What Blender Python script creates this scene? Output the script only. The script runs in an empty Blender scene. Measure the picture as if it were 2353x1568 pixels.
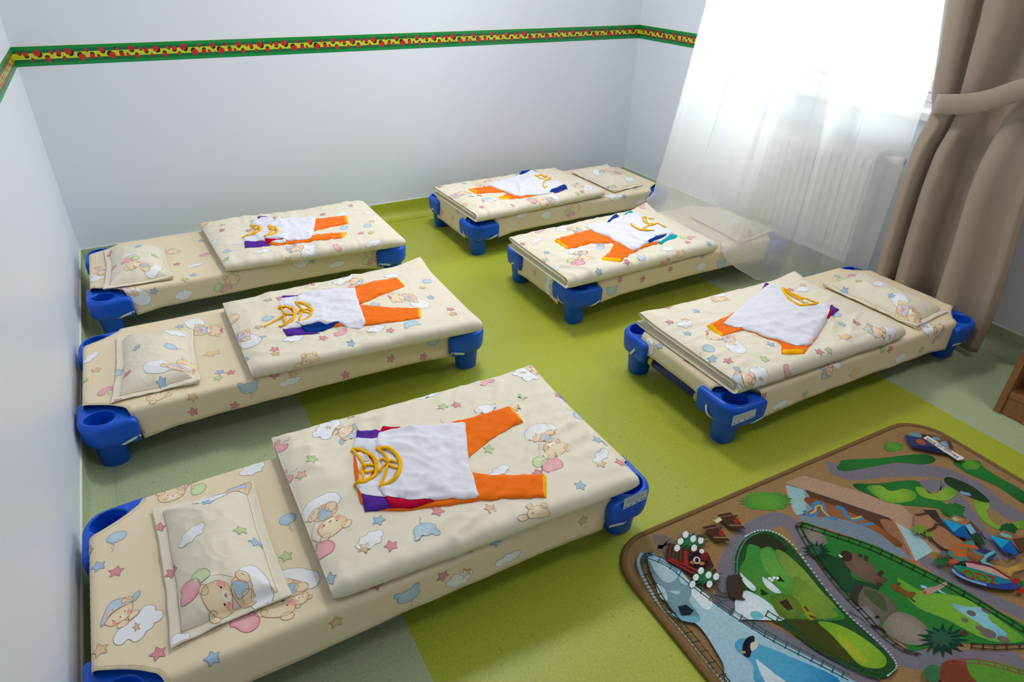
# A nursery nap room: six low cots on a green vinyl floor, daylight from a curtained window
SKY_STRENGTH, FILL_LAMP, EXPOSURE = 27.0, 29.0, 0.44
import bpy, bmesh, math, random
from mathutils import Vector, Matrix, noise
from mathutils.geometry import delaunay_2d_cdt, tessellate_polygon
from mathutils.bvhtree import BVHTree

S = bpy.context.scene
COL = S.collection
rnd = random.Random(7)
PI = math.pi

# ------------------------------------------------------------------ camera
FPX = 1503.98
CAM = Vector((0.3507, -3.5445, 1.3862))
RX = Vector((0.8711, -0.4906, 0.0225)).normalized()
RZ = Vector((0.4306, 0.7409, -0.5154)).normalized()
RY = RZ.cross(RX).normalized()
RX = RY.cross(RZ).normalized()
W = 3.2731          # window wall plane; back wall y = 0, left wall x = 0
X1, X2 = 0.6435, 2.6432   # edges of the lime strip of the floor
COVE = 0.095
ZT, ZB = 0.9898, 0.9146   # ladybird border
CEIL, YF = 2.75, -5.0

cam = bpy.data.cameras.new('camera')
cam_o = bpy.data.objects.new('camera', cam)
COL.objects.link(cam_o)
cam.sensor_width = 36.0
cam.lens = 36.0 * FPX / 2353.0
cam.clip_start = 0.02
cam_o.matrix_world = Matrix(((RX.x, -RY.x, -RZ.x, CAM.x), (RX.y, -RY.y, -RZ.y, CAM.y),
                             (RX.z, -RY.z, -RZ.z, CAM.z), (0, 0, 0, 1)))
S.camera = cam_o

def ray(px, py):
    return RX * ((px - 1176.5) / FPX) + RY * ((py - 784.0) / FPX) + RZ
def at_z(px, py, z):
    v = ray(px, py); return CAM + v * ((z - CAM.z) / v.z)
def at_x(px, py, x):
    v = ray(px, py); return CAM + v * ((x - CAM.x) / v.x)
def at_y(px, py, y):
    v = ray(px, py); return CAM + v * ((y - CAM.y) / v.y)

# ------------------------------------------------------------------ colour and materials
def lin(c):
    c = c / 255.0
    return c / 12.92 if c <= 0.04045 else ((c + 0.055) / 1.055) ** 2.4
def rgb(r, g, b):
    return (lin(r), lin(g), lin(b), 1.0)

def new_mat(name):
    m = bpy.data.materials.new(name); m.use_nodes = True
    nt = m.node_tree
    return m, nt, nt.nodes, nt.links, nt.nodes['Principled BSDF']

def mat(name, color, rough=0.6, spec=0.5, bump=0.0, bscale=600.0, vary=0.0, vscale=40.0, metal=0.0, attr=False, sheen=0.0, trans=0.0):
    m, nt, N, Lk, b = new_mat(name)
    b.inputs['Roughness'].default_value = rough
    b.inputs['Specular IOR Level'].default_value = spec
    b.inputs['Metallic'].default_value = metal
    if sheen: b.inputs['Sheen Weight'].default_value = sheen
    tc = N.new('ShaderNodeTexCoord')
    src = None
    if attr:
        a = N.new('ShaderNodeAttribute'); a.attribute_name = 'Col'; src = a.outputs['Color']
    else:
        b.inputs['Base Color'].default_value = color
    if vary > 0:
        n = N.new('ShaderNodeTexNoise'); n.inputs['Scale'].default_value = vscale; n.inputs['Detail'].default_value = 5
        Lk.new(tc.outputs['Object'], n.inputs['Vector'])
        r = N.new('ShaderNodeMapRange'); r.inputs['From Min'].default_value = 0.3; r.inputs['From Max'].default_value = 0.7
        r.inputs['To Min'].default_value = 1 - vary; r.inputs['To Max'].default_value = 1 + vary
        Lk.new(n.outputs['Fac'], r.inputs['Value'])
        mx = N.new('ShaderNodeVectorMath'); mx.operation = 'SCALE'
        if src is not None: Lk.new(src, mx.inputs[0])
        else: mx.inputs[0].default_value = color[:3]
        Lk.new(r.outputs['Result'], mx.inputs['Scale'])
        src = mx.outputs['Vector']
    if src is not None: Lk.new(src, b.inputs['Base Color'])
    if bump > 0:
        n = N.new('ShaderNodeTexNoise'); n.inputs['Scale'].default_value = bscale; n.inputs['Detail'].default_value = 3
        Lk.new(tc.outputs['Object'], n.inputs['Vector'])
        bp = N.new('ShaderNodeBump'); bp.inputs['Strength'].default_value = bump; bp.inputs['Distance'].default_value = 0.002
        Lk.new(n.outputs['Fac'], bp.inputs['Height']); Lk.new(bp.outputs['Normal'], b.inputs['Normal'])
    return m

def mat_wood(name, c1, c2):
    m, nt, N, Lk, b = new_mat(name)
    tc = N.new('ShaderNodeTexCoord'); mp = N.new('ShaderNodeMapping'); mp.inputs['Scale'].default_value = (30, 30, 3)
    Lk.new(tc.outputs['Object'], mp.inputs['Vector'])
    n = N.new('ShaderNodeTexNoise'); n.inputs['Scale'].default_value = 4; n.inputs['Detail'].default_value = 8; n.inputs['Distortion'].default_value = 1.2
    Lk.new(mp.outputs['Vector'], n.inputs['Vector'])
    cr = N.new('ShaderNodeValToRGB'); cr.color_ramp.elements[0].color = c1; cr.color_ramp.elements[1].color = c2
    cr.color_ramp.elements[0].position = 0.3; cr.color_ramp.elements[1].position = 0.7
    Lk.new(n.outputs['Fac'], cr.inputs['Fac']); Lk.new(cr.outputs['Color'], b.inputs['Base Color'])
    b.inputs['Roughness'].default_value = 0.45
    return m

def mat_vinyl():
    m, nt, N, Lk, b = new_mat('flecked_vinyl')
    g = N.new('ShaderNodeNewGeometry'); sx = N.new('ShaderNodeSeparateXYZ'); Lk.new(g.outputs['Position'], sx.inputs[0])
    a = N.new('ShaderNodeMath'); a.operation = 'GREATER_THAN'; a.inputs[1].default_value = X1; Lk.new(sx.outputs['X'], a.inputs[0])
    c = N.new('ShaderNodeMath'); c.operation = 'LESS_THAN'; c.inputs[1].default_value = X2; Lk.new(sx.outputs['X'], c.inputs[0])
    mu = N.new('ShaderNodeMath'); mu.operation = 'MULTIPLY'; Lk.new(a.outputs[0], mu.inputs[0]); Lk.new(c.outputs[0], mu.inputs[1])
    mix = N.new('ShaderNodeMix'); mix.data_type = 'RGBA'
    mix.inputs[6].default_value = C_PALE; mix.inputs[7].default_value = C_LIME
    Lk.new(mu.outputs[0], mix.inputs[0])
    n = N.new('ShaderNodeTexNoise'); n.inputs['Scale'].default_value = 170; n.inputs['Detail'].default_value = 2
    Lk.new(g.outputs['Position'], n.inputs['Vector'])
    r = N.new('ShaderNodeMapRange'); r.inputs['From Min'].default_value = 0.30; r.inputs['From Max'].default_value = 0.72
    r.inputs['To Min'].default_value = 0.87; r.inputs['To Max'].default_value = 1.11
    Lk.new(n.outputs['Fac'], r.inputs['Value'])
    n2 = N.new('ShaderNodeTexNoise'); n2.inputs['Scale'].default_value = 60; n2.inputs['Detail'].default_value = 0
    Lk.new(g.outputs['Position'], n2.inputs['Vector'])
    r2 = N.new('ShaderNodeMapRange'); r2.inputs['From Min'].default_value = 0.16; r2.inputs['From Max'].default_value = 0.26
    r2.inputs['To Min'].default_value = 0.80; r2.inputs['To Max'].default_value = 1.0
    Lk.new(n2.outputs['Fac'], r2.inputs['Value'])
    m2 = N.new('ShaderNodeMath'); m2.operation = 'MULTIPLY'; Lk.new(r.outputs[0], m2.inputs[0]); Lk.new(r2.outputs[0], m2.inputs[1])
    v = N.new('ShaderNodeVectorMath'); v.operation = 'SCALE'
    Lk.new(mix.outputs[2], v.inputs[0]); Lk.new(m2.outputs[0], v.inputs['Scale'])
    Lk.new(v.outputs['Vector'], b.inputs['Base Color'])
    b.inputs['Roughness'].default_value = 0.40; b.inputs['Specular IOR Level'].default_value = 0.5
    return m

def mat_sheer(name, opacity):
    m, nt, N, Lk, b = new_mat(name)
    N.remove(b)
    out = [x for x in N if x.type == 'OUTPUT_MATERIAL'][0]
    d = N.new('ShaderNodeBsdfDiffuse'); d.inputs['Color'].default_value = (0.98, 0.98, 0.985, 1)
    t = N.new('ShaderNodeBsdfTranslucent'); t.inputs['Color'].default_value = (0.98, 0.98, 0.985, 1)
    mx = N.new('ShaderNodeMixShader'); mx.inputs[0].default_value = 0.58
    Lk.new(d.outputs[0], mx.inputs[1]); Lk.new(t.outputs[0], mx.inputs[2])
    tr = N.new('ShaderNodeBsdfTransparent')
    m2 = N.new('ShaderNodeMixShader'); m2.inputs[0].default_value = opacity
    # a fine weave: threads slightly denser here and there
    tc = N.new('ShaderNodeTexCoord'); n = N.new('ShaderNodeTexNoise'); n.inputs['Scale'].default_value = 9; n.inputs['Detail'].default_value = 3
    Lk.new(tc.outputs['Object'], n.inputs['Vector'])
    r = N.new('ShaderNodeMapRange'); r.inputs['To Min'].default_value = opacity - 0.04; r.inputs['To Max'].default_value = opacity + 0.04
    Lk.new(n.outputs['Fac'], r.inputs['Value']); Lk.new(r.outputs[0], m2.inputs[0])
    Lk.new(tr.outputs[0], m2.inputs[1]); Lk.new(mx.outputs[0], m2.inputs[2])
    Lk.new(m2.outputs[0], out.inputs['Surface'])
    return m

def mat_glass(name):
    m, nt, N, Lk, b = new_mat(name)
    N.remove(b)
    out = [x for x in N if x.type == 'OUTPUT_MATERIAL'][0]
    tr = N.new('ShaderNodeBsdfTransparent'); tr.inputs[0].default_value = (0.96, 0.98, 0.97, 1)
    gl = N.new('ShaderNodeBsdfGlossy'); gl.inputs['Roughness'].default_value = 0.02
    fr = N.new('ShaderNodeFresnel'); fr.inputs[0].default_value = 1.45
    mx = N.new('ShaderNodeMixShader'); Lk.new(fr.outputs[0], mx.inputs[0]); Lk.new(tr.outputs[0], mx.inputs[1]); Lk.new(gl.outputs[0], mx.inputs[2])
    Lk.new(mx.outputs[0], out.inputs['Surface'])
    return m

C_PALE = rgb(176, 188, 150)
C_LIME = rgb(174, 183, 58)
CREAM = rgb(236, 219, 187)
CREAM_W = rgb(235, 226, 205)

MAT = dict(
    wall=mat('painted_wall', rgb(226, 231, 242), 0.42, 0.45, bump=0.12, bscale=260),
    ceil=mat('ceiling_paint', rgb(238, 239, 238), 0.8, 0.3, bump=0.05, bscale=200),
    caulk=mat('caulk', rgb(236, 238, 238), 0.5),
    print=mat('printed_cotton', CREAM, 0.55, 0.35, bump=0.10, bscale=1500, attr=True, sheen=0.1),
    border=mat('printed_border', CREAM, 0.35, 0.5, attr=True, bump=0.02),
    rug=mat('printed_pile', CREAM, 0.95, 0.1, bump=0.35, bscale=900, vary=0.10, vscale=120, attr=True),
    binding=mat('rug_binding', rgb(128, 98, 62), 0.9, 0.1, bump=0.3, bscale=500),
    blue=mat('blue_plastic', rgb(0, 88, 212), 0.40, 0.45, bump=0.08, bscale=900),
    navybar=mat('navy_bar', rgb(18, 34, 104), 0.4, 0.5, bump=0.03),
    yellow_ring=mat('yellow_plastic', rgb(196, 186, 40), 0.45),
    canvas=mat('white_canvas', rgb(214, 216, 232), 0.9, 0.2, bump=0.2, bscale=900),
    elastic=mat('white_elastic', rgb(226, 226, 224), 0.9, 0.2, bump=0.2, bscale=800),
    sticker=mat('paper_sticker', rgb(205, 216, 226), 0.5, 0.4, attr=True),
    white=mat('white_jersey', rgb(232, 232, 243), 0.95, 0.15, bump=0.15, bscale=1100, sheen=0.1),
    orange=mat('orange_jersey', rgb(250, 118, 22), 0.95, 0.1, bump=0.15, bscale=1100, sheen=0.1),
    yellow=mat('yellow_jersey', rgb(252, 188, 16), 0.95, 0.1, bump=0.15, bscale=1100),
    red=mat('red_jersey', rgb(190, 8, 56), 0.95, 0.1, bump=0.15, bscale=1100),
    purple=mat('purple_jersey', rgb(92, 48, 158), 0.95, 0.1, bump=0.15, bscale=1100),
    navy=mat('navy_jersey', rgb(8, 56, 138), 0.95, 0.1, bump=0.15, bscale=1100),
    teal=mat('teal_jersey', rgb(6, 168, 184), 0.95, 0.1, bump=0.15, bscale=1100),
    tag=mat('woven_tag', rgb(232, 230, 218), 0.8, attr=True),
    drape=mat('taupe_fabric', rgb(164, 149, 133), 0.8, 0.25, bump=0.10, bscale=1300, sheen=0.15),
    pvc=mat('white_window_frame', rgb(240, 241, 242), 0.35),
    sill=mat('white_sill', rgb(240, 241, 242), 0.3),
    enamel=mat('white_enamel', rgb(236, 237, 234), 0.3),
    chrome=mat('chrome', rgb(190, 192, 195), 0.25, metal=1.0),
    wood=mat_wood('beech_board', rgb(136, 88, 52), rgb(166, 114, 72)),
    clear=mat('clear_plastic', rgb(225, 230, 215), 0.2),
    sheer=mat_sheer('white_voile', 0.64),
    glass=mat_glass('window_glass'),
)
MAT['vinyl'] = mat_vinyl()

# ------------------------------------------------------------------ object helpers
def tag(o, label=None, cat=None, group=None, kind=None):
    if label: o['label'] = label
    if cat: o['category'] = cat
    if group: o['group'] = group
    if kind: o['kind'] = kind
    return o

def empty(name, loc, label=None, cat=None, group=None):
    o = bpy.data.objects.new(name, None); COL.objects.link(o)
    o.empty_display_size = 0.05; o.location = loc
    return tag(o, label, cat, group)

def mesh_obj(name, verts, faces, m, parent=None, base=None, cols=None, smooth=True):
    """one mesh object; verts are world points, stored relative to the parent thing or to base"""
    org = Vector(parent_world(parent)) if parent is not None else Vector(base if base is not None else (0, 0, 0))
    me = bpy.data.meshes.new(name)
    me.from_pydata([tuple(Vector(v) - org) for v in verts], [], faces)
    me.materials.append(m)
    if cols is not None:
        ca = me.color_attributes.new('Col', 'FLOAT_COLOR', 'POINT')
        flat = []
        for c in cols: flat.extend(c[:4])
        ca.data.foreach_set('color', flat)
    if smooth: me.polygons.foreach_set('use_smooth', [True] * len(me.polygons))
    me.update()
    o = bpy.data.objects.new(name, me); COL.objects.link(o)
    if parent is not None: o.parent = parent
    else: o.location = org
    return o

def parent_world(p):
    v = Vector((0, 0, 0))
    while p is not None:
        v += p.location; p = p.parent
    return v

def bevel(o, w=0.004, seg=2):
    md = o.modifiers.new('bevel', 'BEVEL'); md.width = w; md.segments = seg; md.limit_method = 'ANGLE'; md.angle_limit = 0.6
    return o

class MB:
    def __init__(s): s.v = []; s.f = []
    def box(s, a, b):
        x0, y0, z0 = a; x1, y1, z1 = b; n = len(s.v)
        s.v += [(x0, y0, z0), (x1, y0, z0), (x1, y1, z0), (x0, y1, z0), (x0, y0, z1), (x1, y0, z1), (x1, y1, z1), (x0, y1, z1)]
        s.f += [tuple(n + i for i in q) for q in ((0, 3, 2, 1), (4, 5, 6, 7), (0, 1, 5, 4), (1, 2, 6, 5), (2, 3, 7, 6), (3, 0, 4, 7))]
        return s
    def tube(s, path, r, seg=10, zs=1.0, cap=True):
        path = [Vector(p) for p in path]; n0 = len(s.v); k = len(path)
        for i, p in enumerate(path):
            t = (path[min(i + 1, k - 1)] - path[max(i - 1, 0)]).normalized()
            up = Vector((0, 0, 1)) if abs(t.z) < 0.9 else Vector((1, 0, 0))
            a = t.cross(up).normalized(); b = a.cross(t).normalized()
            rr = r[i] if isinstance(r, (list, tuple)) else r
            for j in range(seg):
                th = 2 * PI * j / seg
                s.v.append(p + a * (rr * math.cos(th)) + b * (rr * zs * math.sin(th)))
        for i in range(k - 1):
            for j in range(seg):
                a = n0 + i * seg + j; b = n0 + i * seg + (j + 1) % seg
                s.f.append((a, b, b + seg, a + seg))
        if cap:
            s.f.append(tuple(n0 + j for j in reversed(range(seg))))
            s.f.append(tuple(n0 + (k - 1) * seg + j for j in range(seg)))
        return s
    def lathe(s, prof, axis_pt, axis=(0, 0, 1), seg=16):
        ax = Vector(axis).normalized(); u = ax.orthogonal().normalized(); w = ax.cross(u); p0 = Vector(axis_pt); n0 = len(s.v)
        for (r, h) in prof:
            for j in range(seg):
                th = 2 * PI * j / seg
                s.v.append(p0 + ax * h + (u * math.cos(th) + w * math.sin(th)) * r)
        for i in range(len(prof) - 1):
            for j in range(seg):
                a = n0 + i * seg + j; b = n0 + i * seg + (j + 1) % seg
                s.f.append((a, b, b + seg, a + seg))
        s.f.append(tuple(n0 + j for j in reversed(range(seg))))
        s.f.append(tuple(n0 + (len(prof) - 1) * seg + j for j in range(seg)))
        return s
    def obj(s, name, m, parent=None, base=None, smooth=False):
        return mesh_obj(name, s.v, s.f, m, parent, base, smooth=smooth)

# ------------------------------------------------------------------ 2-D helpers
def catmull(pts, n=6, closed=True):
    out = []; k = len(pts)
    P = [Vector((p[0], p[1])) for p in pts]
    rng = range(k) if closed else range(k - 1)
    for i in rng:
        if closed: a, b, c, d = P[(i - 1) % k], P[i], P[(i + 1) % k], P[(i + 2) % k]
        else: a, b, c, d = P[max(i - 1, 0)], P[i], P[i + 1], P[min(i + 2, k - 1)]
        for j in range(n):
            t = j / n
            out.append(0.5 * ((2 * b) + (c - a) * t + (2 * a - 5 * b + 4 * c - d) * t * t + (3 * b - a - 3 * c + d) * t ** 3))
    if not closed: out.append(P[-1])
    return [(p.x, p.y) for p in out]

def ell(cx, cy, rx, ry, rot=0.0, n=20):
    c, s = math.cos(math.radians(rot)), math.sin(math.radians(rot))
    o = []
    for i in range(n):
        a = 2 * PI * i / n; x, y = rx * math.cos(a), ry * math.sin(a)
        o.append((cx + c * x - s * y, cy + s * x + c * y))
    return o

def resample(pts, sp, closed=True):
    out = []; k = len(pts)
    for i in range(k if closed else k - 1):
        a = Vector(pts[i]); b = Vector(pts[(i + 1) % k]); n = max(1, int(math.ceil((b - a).length / sp)))
        for j in range(n): out.append(tuple(a.lerp(b, j / n)))
    if not closed: out.append(tuple(pts[-1]))
    return out

def inside(p, poly):
    x, y = p; r = False; j = len(poly) - 1
    for i in range(len(poly)):
        xi, yi = poly[i]; xj, yj = poly[j]
        if (yi > y) != (yj > y) and x < (xj - xi) * (y - yi) / (yj - yi + 1e-15) + xi: r = not r
        j = i
    return r

def seg_dist(p, poly):
    px, py = p; best = 1e9; k = len(poly)
    for i in range(k):
        ax, ay = poly[i]; bx, by = poly[(i + 1) % k]
        dx, dy = bx - ax, by - ay; L = dx * dx + dy * dy + 1e-18
        t = max(0.0, min(1.0, ((px - ax) * dx + (py - ay) * dy) / L))
        q = (ax + dx * t - px) ** 2 + (ay + dy * t - py) ** 2
        if q < best: best = q
    return math.sqrt(best)

def tri2d(poly, sp):
    """triangulate a polygon with inner points about sp apart; returns verts, tris, boundary count"""
    b = resample(poly, sp)
    xs = [p[0] for p in b]; ys = [p[1] for p in b]
    pts = [Vector(p) for p in b]
    ny = int((max(ys) - min(ys)) / (sp * 0.87)) + 1
    for j in range(ny + 1):
        y = min(ys) + (j + 0.3) * sp * 0.87
        x = min(xs) + (0.5 if j % 2 else 0.1) * sp
        while x < max(xs):
            if inside((x, y), b) and seg_dist((x, y), b) > 0.45 * sp: pts.append(Vector((x, y)))
            x += sp
    r = delaunay_2d_cdt(pts, [], [list(range(len(b)))], 1, 1e-7)
    v = [(p.x, p.y) for p in r[0]]
    f = []
    for q in r[2]:
        a, c, e = [v[i] for i in q]
        ar = (c[0] - a[0]) * (e[1] - a[1]) - (e[0] - a[0]) * (c[1] - a[1])
        f.append(tuple(q) if ar > 0 else tuple(reversed(q)))
    return v, f

# ------------------------------------------------------------------ printing a pattern onto a cloth surface
class Print:
    """collects base cloth and printed shapes of one cloth into one mesh; F maps the flat cloth to space"""
    def __init__(s, F, sp=0.007, off=0.0005, step=0.00012, clip=None):
        s.F = F; s.v = []; s.f = []; s.c = []; s.sp = sp; s.off = off; s.step = step; s.clip = clip; s.cache = {}
    def put(s, x, y, layer):
        p = s.F(x, y)
        if p is None: return None
        e = 0.0015
        a, b = s.F(x + e, y), s.F(x, y + e)
        if a is None or b is None: return p + Vector((0, 0, s.off))
        n = (a - p).cross(b - p)
        n = n.normalized() if n.length > 1e-12 else Vector((0, 0, 1))
        return p + n * (s.off + s.step * layer)
    def add(s, vs, fs, color, layer):
        n = len(s.v); idx = {}
        for i, q in enumerate(vs):
            if s.clip and not s.clip(q[0], q[1]): continue
            p = s.put(q[0], q[1], layer)
            if p is None: continue
            idx[i] = len(s.v); s.v.append(p); s.c.append(color(q) if callable(color) else color)
        for q in fs:
            if all(i in idx for i in q): s.f.append(tuple(idx[i] for i in q))
    def poly(s, pts, color, layer=0):
        try: v, f = tri2d(pts, s.sp)
        except Exception: return
        s.add(v, f, color, layer)
    def stroke(s, pts, w, color, layer=1, closed=False):
        p = resample(pts, s.sp * 0.8, closed)
        k = len(p); vs = []; fs = []
        if k < 2: return
        for i in range(k):
            a = Vector(p[(i - 1) % k] if closed else p[max(i - 1, 0)]); b = Vector(p[(i + 1) % k] if closed else p[min(i + 1, k - 1)])
            t = b - a; t = t.normalized() if t.length > 1e-9 else Vector((1, 0))
            n = Vector((-t.y, t.x)) * (w / 2)
            q = Vector(p[i]); vs.append(tuple(q + n)); vs.append(tuple(q - n))
        for i in range(k if closed else k - 1):
            j = (i + 1) % k
            fs.append((2 * i, 2 * i + 1, 2 * j + 1, 2 * j))
        s.add(vs, fs, color, layer)

def pal(r, g, b):
    k = .20; c = rgb(r, g, b); return tuple(c[i] * (1 - k) + CREAM_W[i] * k for i in range(3)) + (1,)
INK = rgb(160, 124, 100)
INKG = rgb(140, 140, 150)
C_ST = dict(p=pal(222, 112, 138), b=pal(140, 182, 222), g=pal(176, 208, 132), t=pal(226, 184, 132))
BEAR = pal(238, 200, 150); BEARL = pal(246, 222, 184); PINK = pal(232, 124, 152); PINKL = pal(242, 172, 186)
BLUE = pal(150, 190, 226); BLUEL = pal(184, 212, 236); GRN = pal(184, 214, 140); GRNL = pal(206, 228, 170); CLOUD = rgb(240, 242, 246)

def radial(cx, cy, r, c0, c1):
    def f(q):
        t = min(1.0, math.hypot(q[0] - cx, q[1] - cy) / r); t = t * t
        return tuple(c0[i] * (1 - t) + c1[i] * t for i in range(4))
    return f

class Motif:
    """list of drawing steps in metres about an anchor"""
    def __init__(s): s.ops = []
    def fill(s, pts, col, ink=INK, w=0.0011, layer=1, c2=None):
        s.ops.append(('f', pts, col, ink, w, layer, c2)); return s
    def line(s, pts, col, w=0.001, layer=3, closed=False):
        s.ops.append(('l', pts, col, w, layer, closed)); return s
    def draw(s, pr, x, y, rot, sc=1.0):
        c, sn = math.cos(rot) * sc, math.sin(rot) * sc
        T = lambda p: (x + c * p[0] - sn * p[1], y + sn * p[0] + c * p[1])
        for o in s.ops:
            if o[0] == 'f':
                pts = [T(p) for p in o[1]]
                col = o[2]
                if o[6] is not None:
                    mx = sum(p[0] for p in pts) / len(pts); my = sum(p[1] for p in pts) / len(pts)
                    r = max(math.hypot(p[0] - mx, p[1] - my) for p in pts)
                    col = radial(mx, my, r, o[6], o[2])
                pr.poly(pts, col, o[5])
                if o[3] is not None: pr.stroke(pts, o[4], o[3], o[5] + 0.6, True)
            else:
                pr.stroke([T(p) for p in o[1]], o[3], o[2], o[4], o[5])

def m_star(col, r=0.017):
    pts = []
    for i in range(10):
        a = PI / 2 + i * PI / 5; q = r if i % 2 == 0 else r * 0.5
        pts.append((q * math.cos(a) * (1 + 0.12 * math.sin(3 * i)), q * math.sin(a)))
    return Motif().fill(catmull(pts, 3), col, INK if col == C_ST['t'] else tuple(x * 0.45 for x in col[:3]) + (1,))
def m_cloud(v=0):
    if v == 0: pts = [(-.030, -.006), (-.033, .008), (-.020, .013), (-.014, .022), (.000, .019), (.010, .024), (.021, .016), (.033, .012), (.031, -.003), (.022, -.008), (.016, -.019), (.002, -.016), (-.010, -.021), (-.018, -.012)]
    else: pts = [(-.034, -.004), (-.028, .010), (-.014, .009), (-.004, .018), (.010, .014), (.022, .016), (.036, .008), (.030, -.004), (.018, -.008), (.010, -.012), (-.006, -.008), (-.018, -.013)]
    return Motif().fill(catmull(pts, 4), CLOUD, INKG, 0.0009)
def m_ball(c, cl):
    m = Motif()
    m.fill(ell(0, 0.006, 0.021, 0.017, 25), c, tuple(x * 0.4 for x in c[:3]) + (1,), 0.0009, c2=cl)
    m.fill(ell(-.004, -.0135, .003, .0022), c, None)
    m.line(catmull([(-.004, -.015), (.001, -.021), (-.004, -.027), (.003, -.033), (-.002, -.040)], 5, False), INKG, 0.0008)
    return m
def m_bean(c, cl):
    pts = [(-.022, -.012), (-.026, -.004), (-.018, .010), (.000, .018), (.017, .016), (.025, .006), (.022, -.006), (.012, -.005), (.004, -.002), (-.006, -.008), (-.012, -.016)]
    m = Motif().fill(catmull(pts, 4), c, tuple(x * 0.5 for x in c[:3]) + (1,), 0.0009, c2=cl)
    m.line(catmull([(-.002, -.006), (.002, -.016), (-.004, -.022), (.002, -.030)], 5, False), INKG, 0.0008)
    return m
def m_bearball(c, cl):
    pts = [(0, -.021), (-.016, -.018), (-.026, -.006), (-.025, .006), (-.031, .013), (-.027, .022), (-.018, .020), (-.012, .014), (0, .016), (.012, .014), (.018, .020), (.027, .022), (.031, .013), (.025, .006), (.026, -.006), (.016, -.018)]
    m = Motif().fill(catmull(pts, 4), c, tuple(x * 0.4 for x in c[:3]) + (1,), 0.0009, c2=cl)
    m.line([(-.006, -.003), (-.0045, -.003)], INKG, .0016); m.line([(.006, -.003), (.0075, -.003)], INKG, .0016)
    m.line(catmull([(0, -.022), (.004, -.029), (-.002, -.036), (.001, -.043)], 5, False), INKG, 0.0008)
    return m
def m_head():
    m = Motif()
    m.fill(ell(-.024, .018, .010, .009), BEAR, INK, c2=BEARL); m.fill(ell(.022, .020, .010, .009), BEAR, INK, c2=BEARL)
    m.fill(catmull([(-.031, -.004), (-.026, .014), (-.008, .024), (.012, .023), (.028, .012), (.030, -.006), (.018, -.020), (-.004, -.024), (-.022, -.018)], 4), BEAR, INK, layer=1.3, c2=BEARL)
    m.fill(ell(.002, -.010, .009, .006), rgb(248, 238, 222), None, layer=2)
    m.fill(ell(.002, -.007, .003, .0022, n=8), rgb(190, 130, 100), None, layer=2.6)
    for sx in (-1, 1):
        m.fill(ell(.002 + sx * .011, .001, .0014, .0018, n=8), rgb(70, 55, 55), None, layer=2.6)
        m.fill(ell(.002 + sx * .018, -.010, .006, .005, n=12), rgb(244, 176, 160), None, layer=2)
    return m
def m_peek():
    m = Motif()
    m.fill(ell(-.012, .022, .009, .009), BEAR, INK); m.fill(ell(.022, .020, .008, .008), BEAR, INK)
    m.fill(catmull([(-.022, -.006), (-.020, .010), (-.006, .022), (.012, .022), (.028, .010), (.030, -.006)], 4), BEAR, INK, layer=1.3, c2=BEARL)
    m.fill(ell(-.036, -.003, .013, .007), BEARL, INK, layer=1.5)
    m.fill(ell(-.010, .004, .0014, .0018, n=8), rgb(70, 55, 55), None, layer=2.6); m.fill(ell(.004, -.002, .006, .005, n=12), rgb(244, 176, 160), None, layer=2)
    return m
def m_starball():
    m = Motif()
    pts = [(-.030, -.004), (-.016, .004), (-.008, .020), (.004, .010), (.024, .014), (.018, .000), (.024, -.012), (.006, -.010), (-.010, -.018), (-.014, -.008)]
    m.fill(catmull(pts, 4), rgb(240, 208, 150), INK, .0009)
    m.line(catmull([(.002, -.012), (.004, -.022), (-.003, -.028), (.002, -.036)], 5, False), INKG, 0.0008)
    return m

def traced(x0, y0, sc, z, anchor, build):
    """a motif drawn over the nearest sheet, laid flat in metres about its anchor"""
    o = at_z(x0 + anchor[0] * sc, y0 + anchor[1] * sc, z)
    def t(pts):
        r = []
        for p in pts:
            w = at_z(x0 + p[0] * sc, y0 + p[1] * sc, z); r.append((w.x - o.x, w.y - o.y))
        return r
    m = Motif(); build(m, t); return m, t

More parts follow.
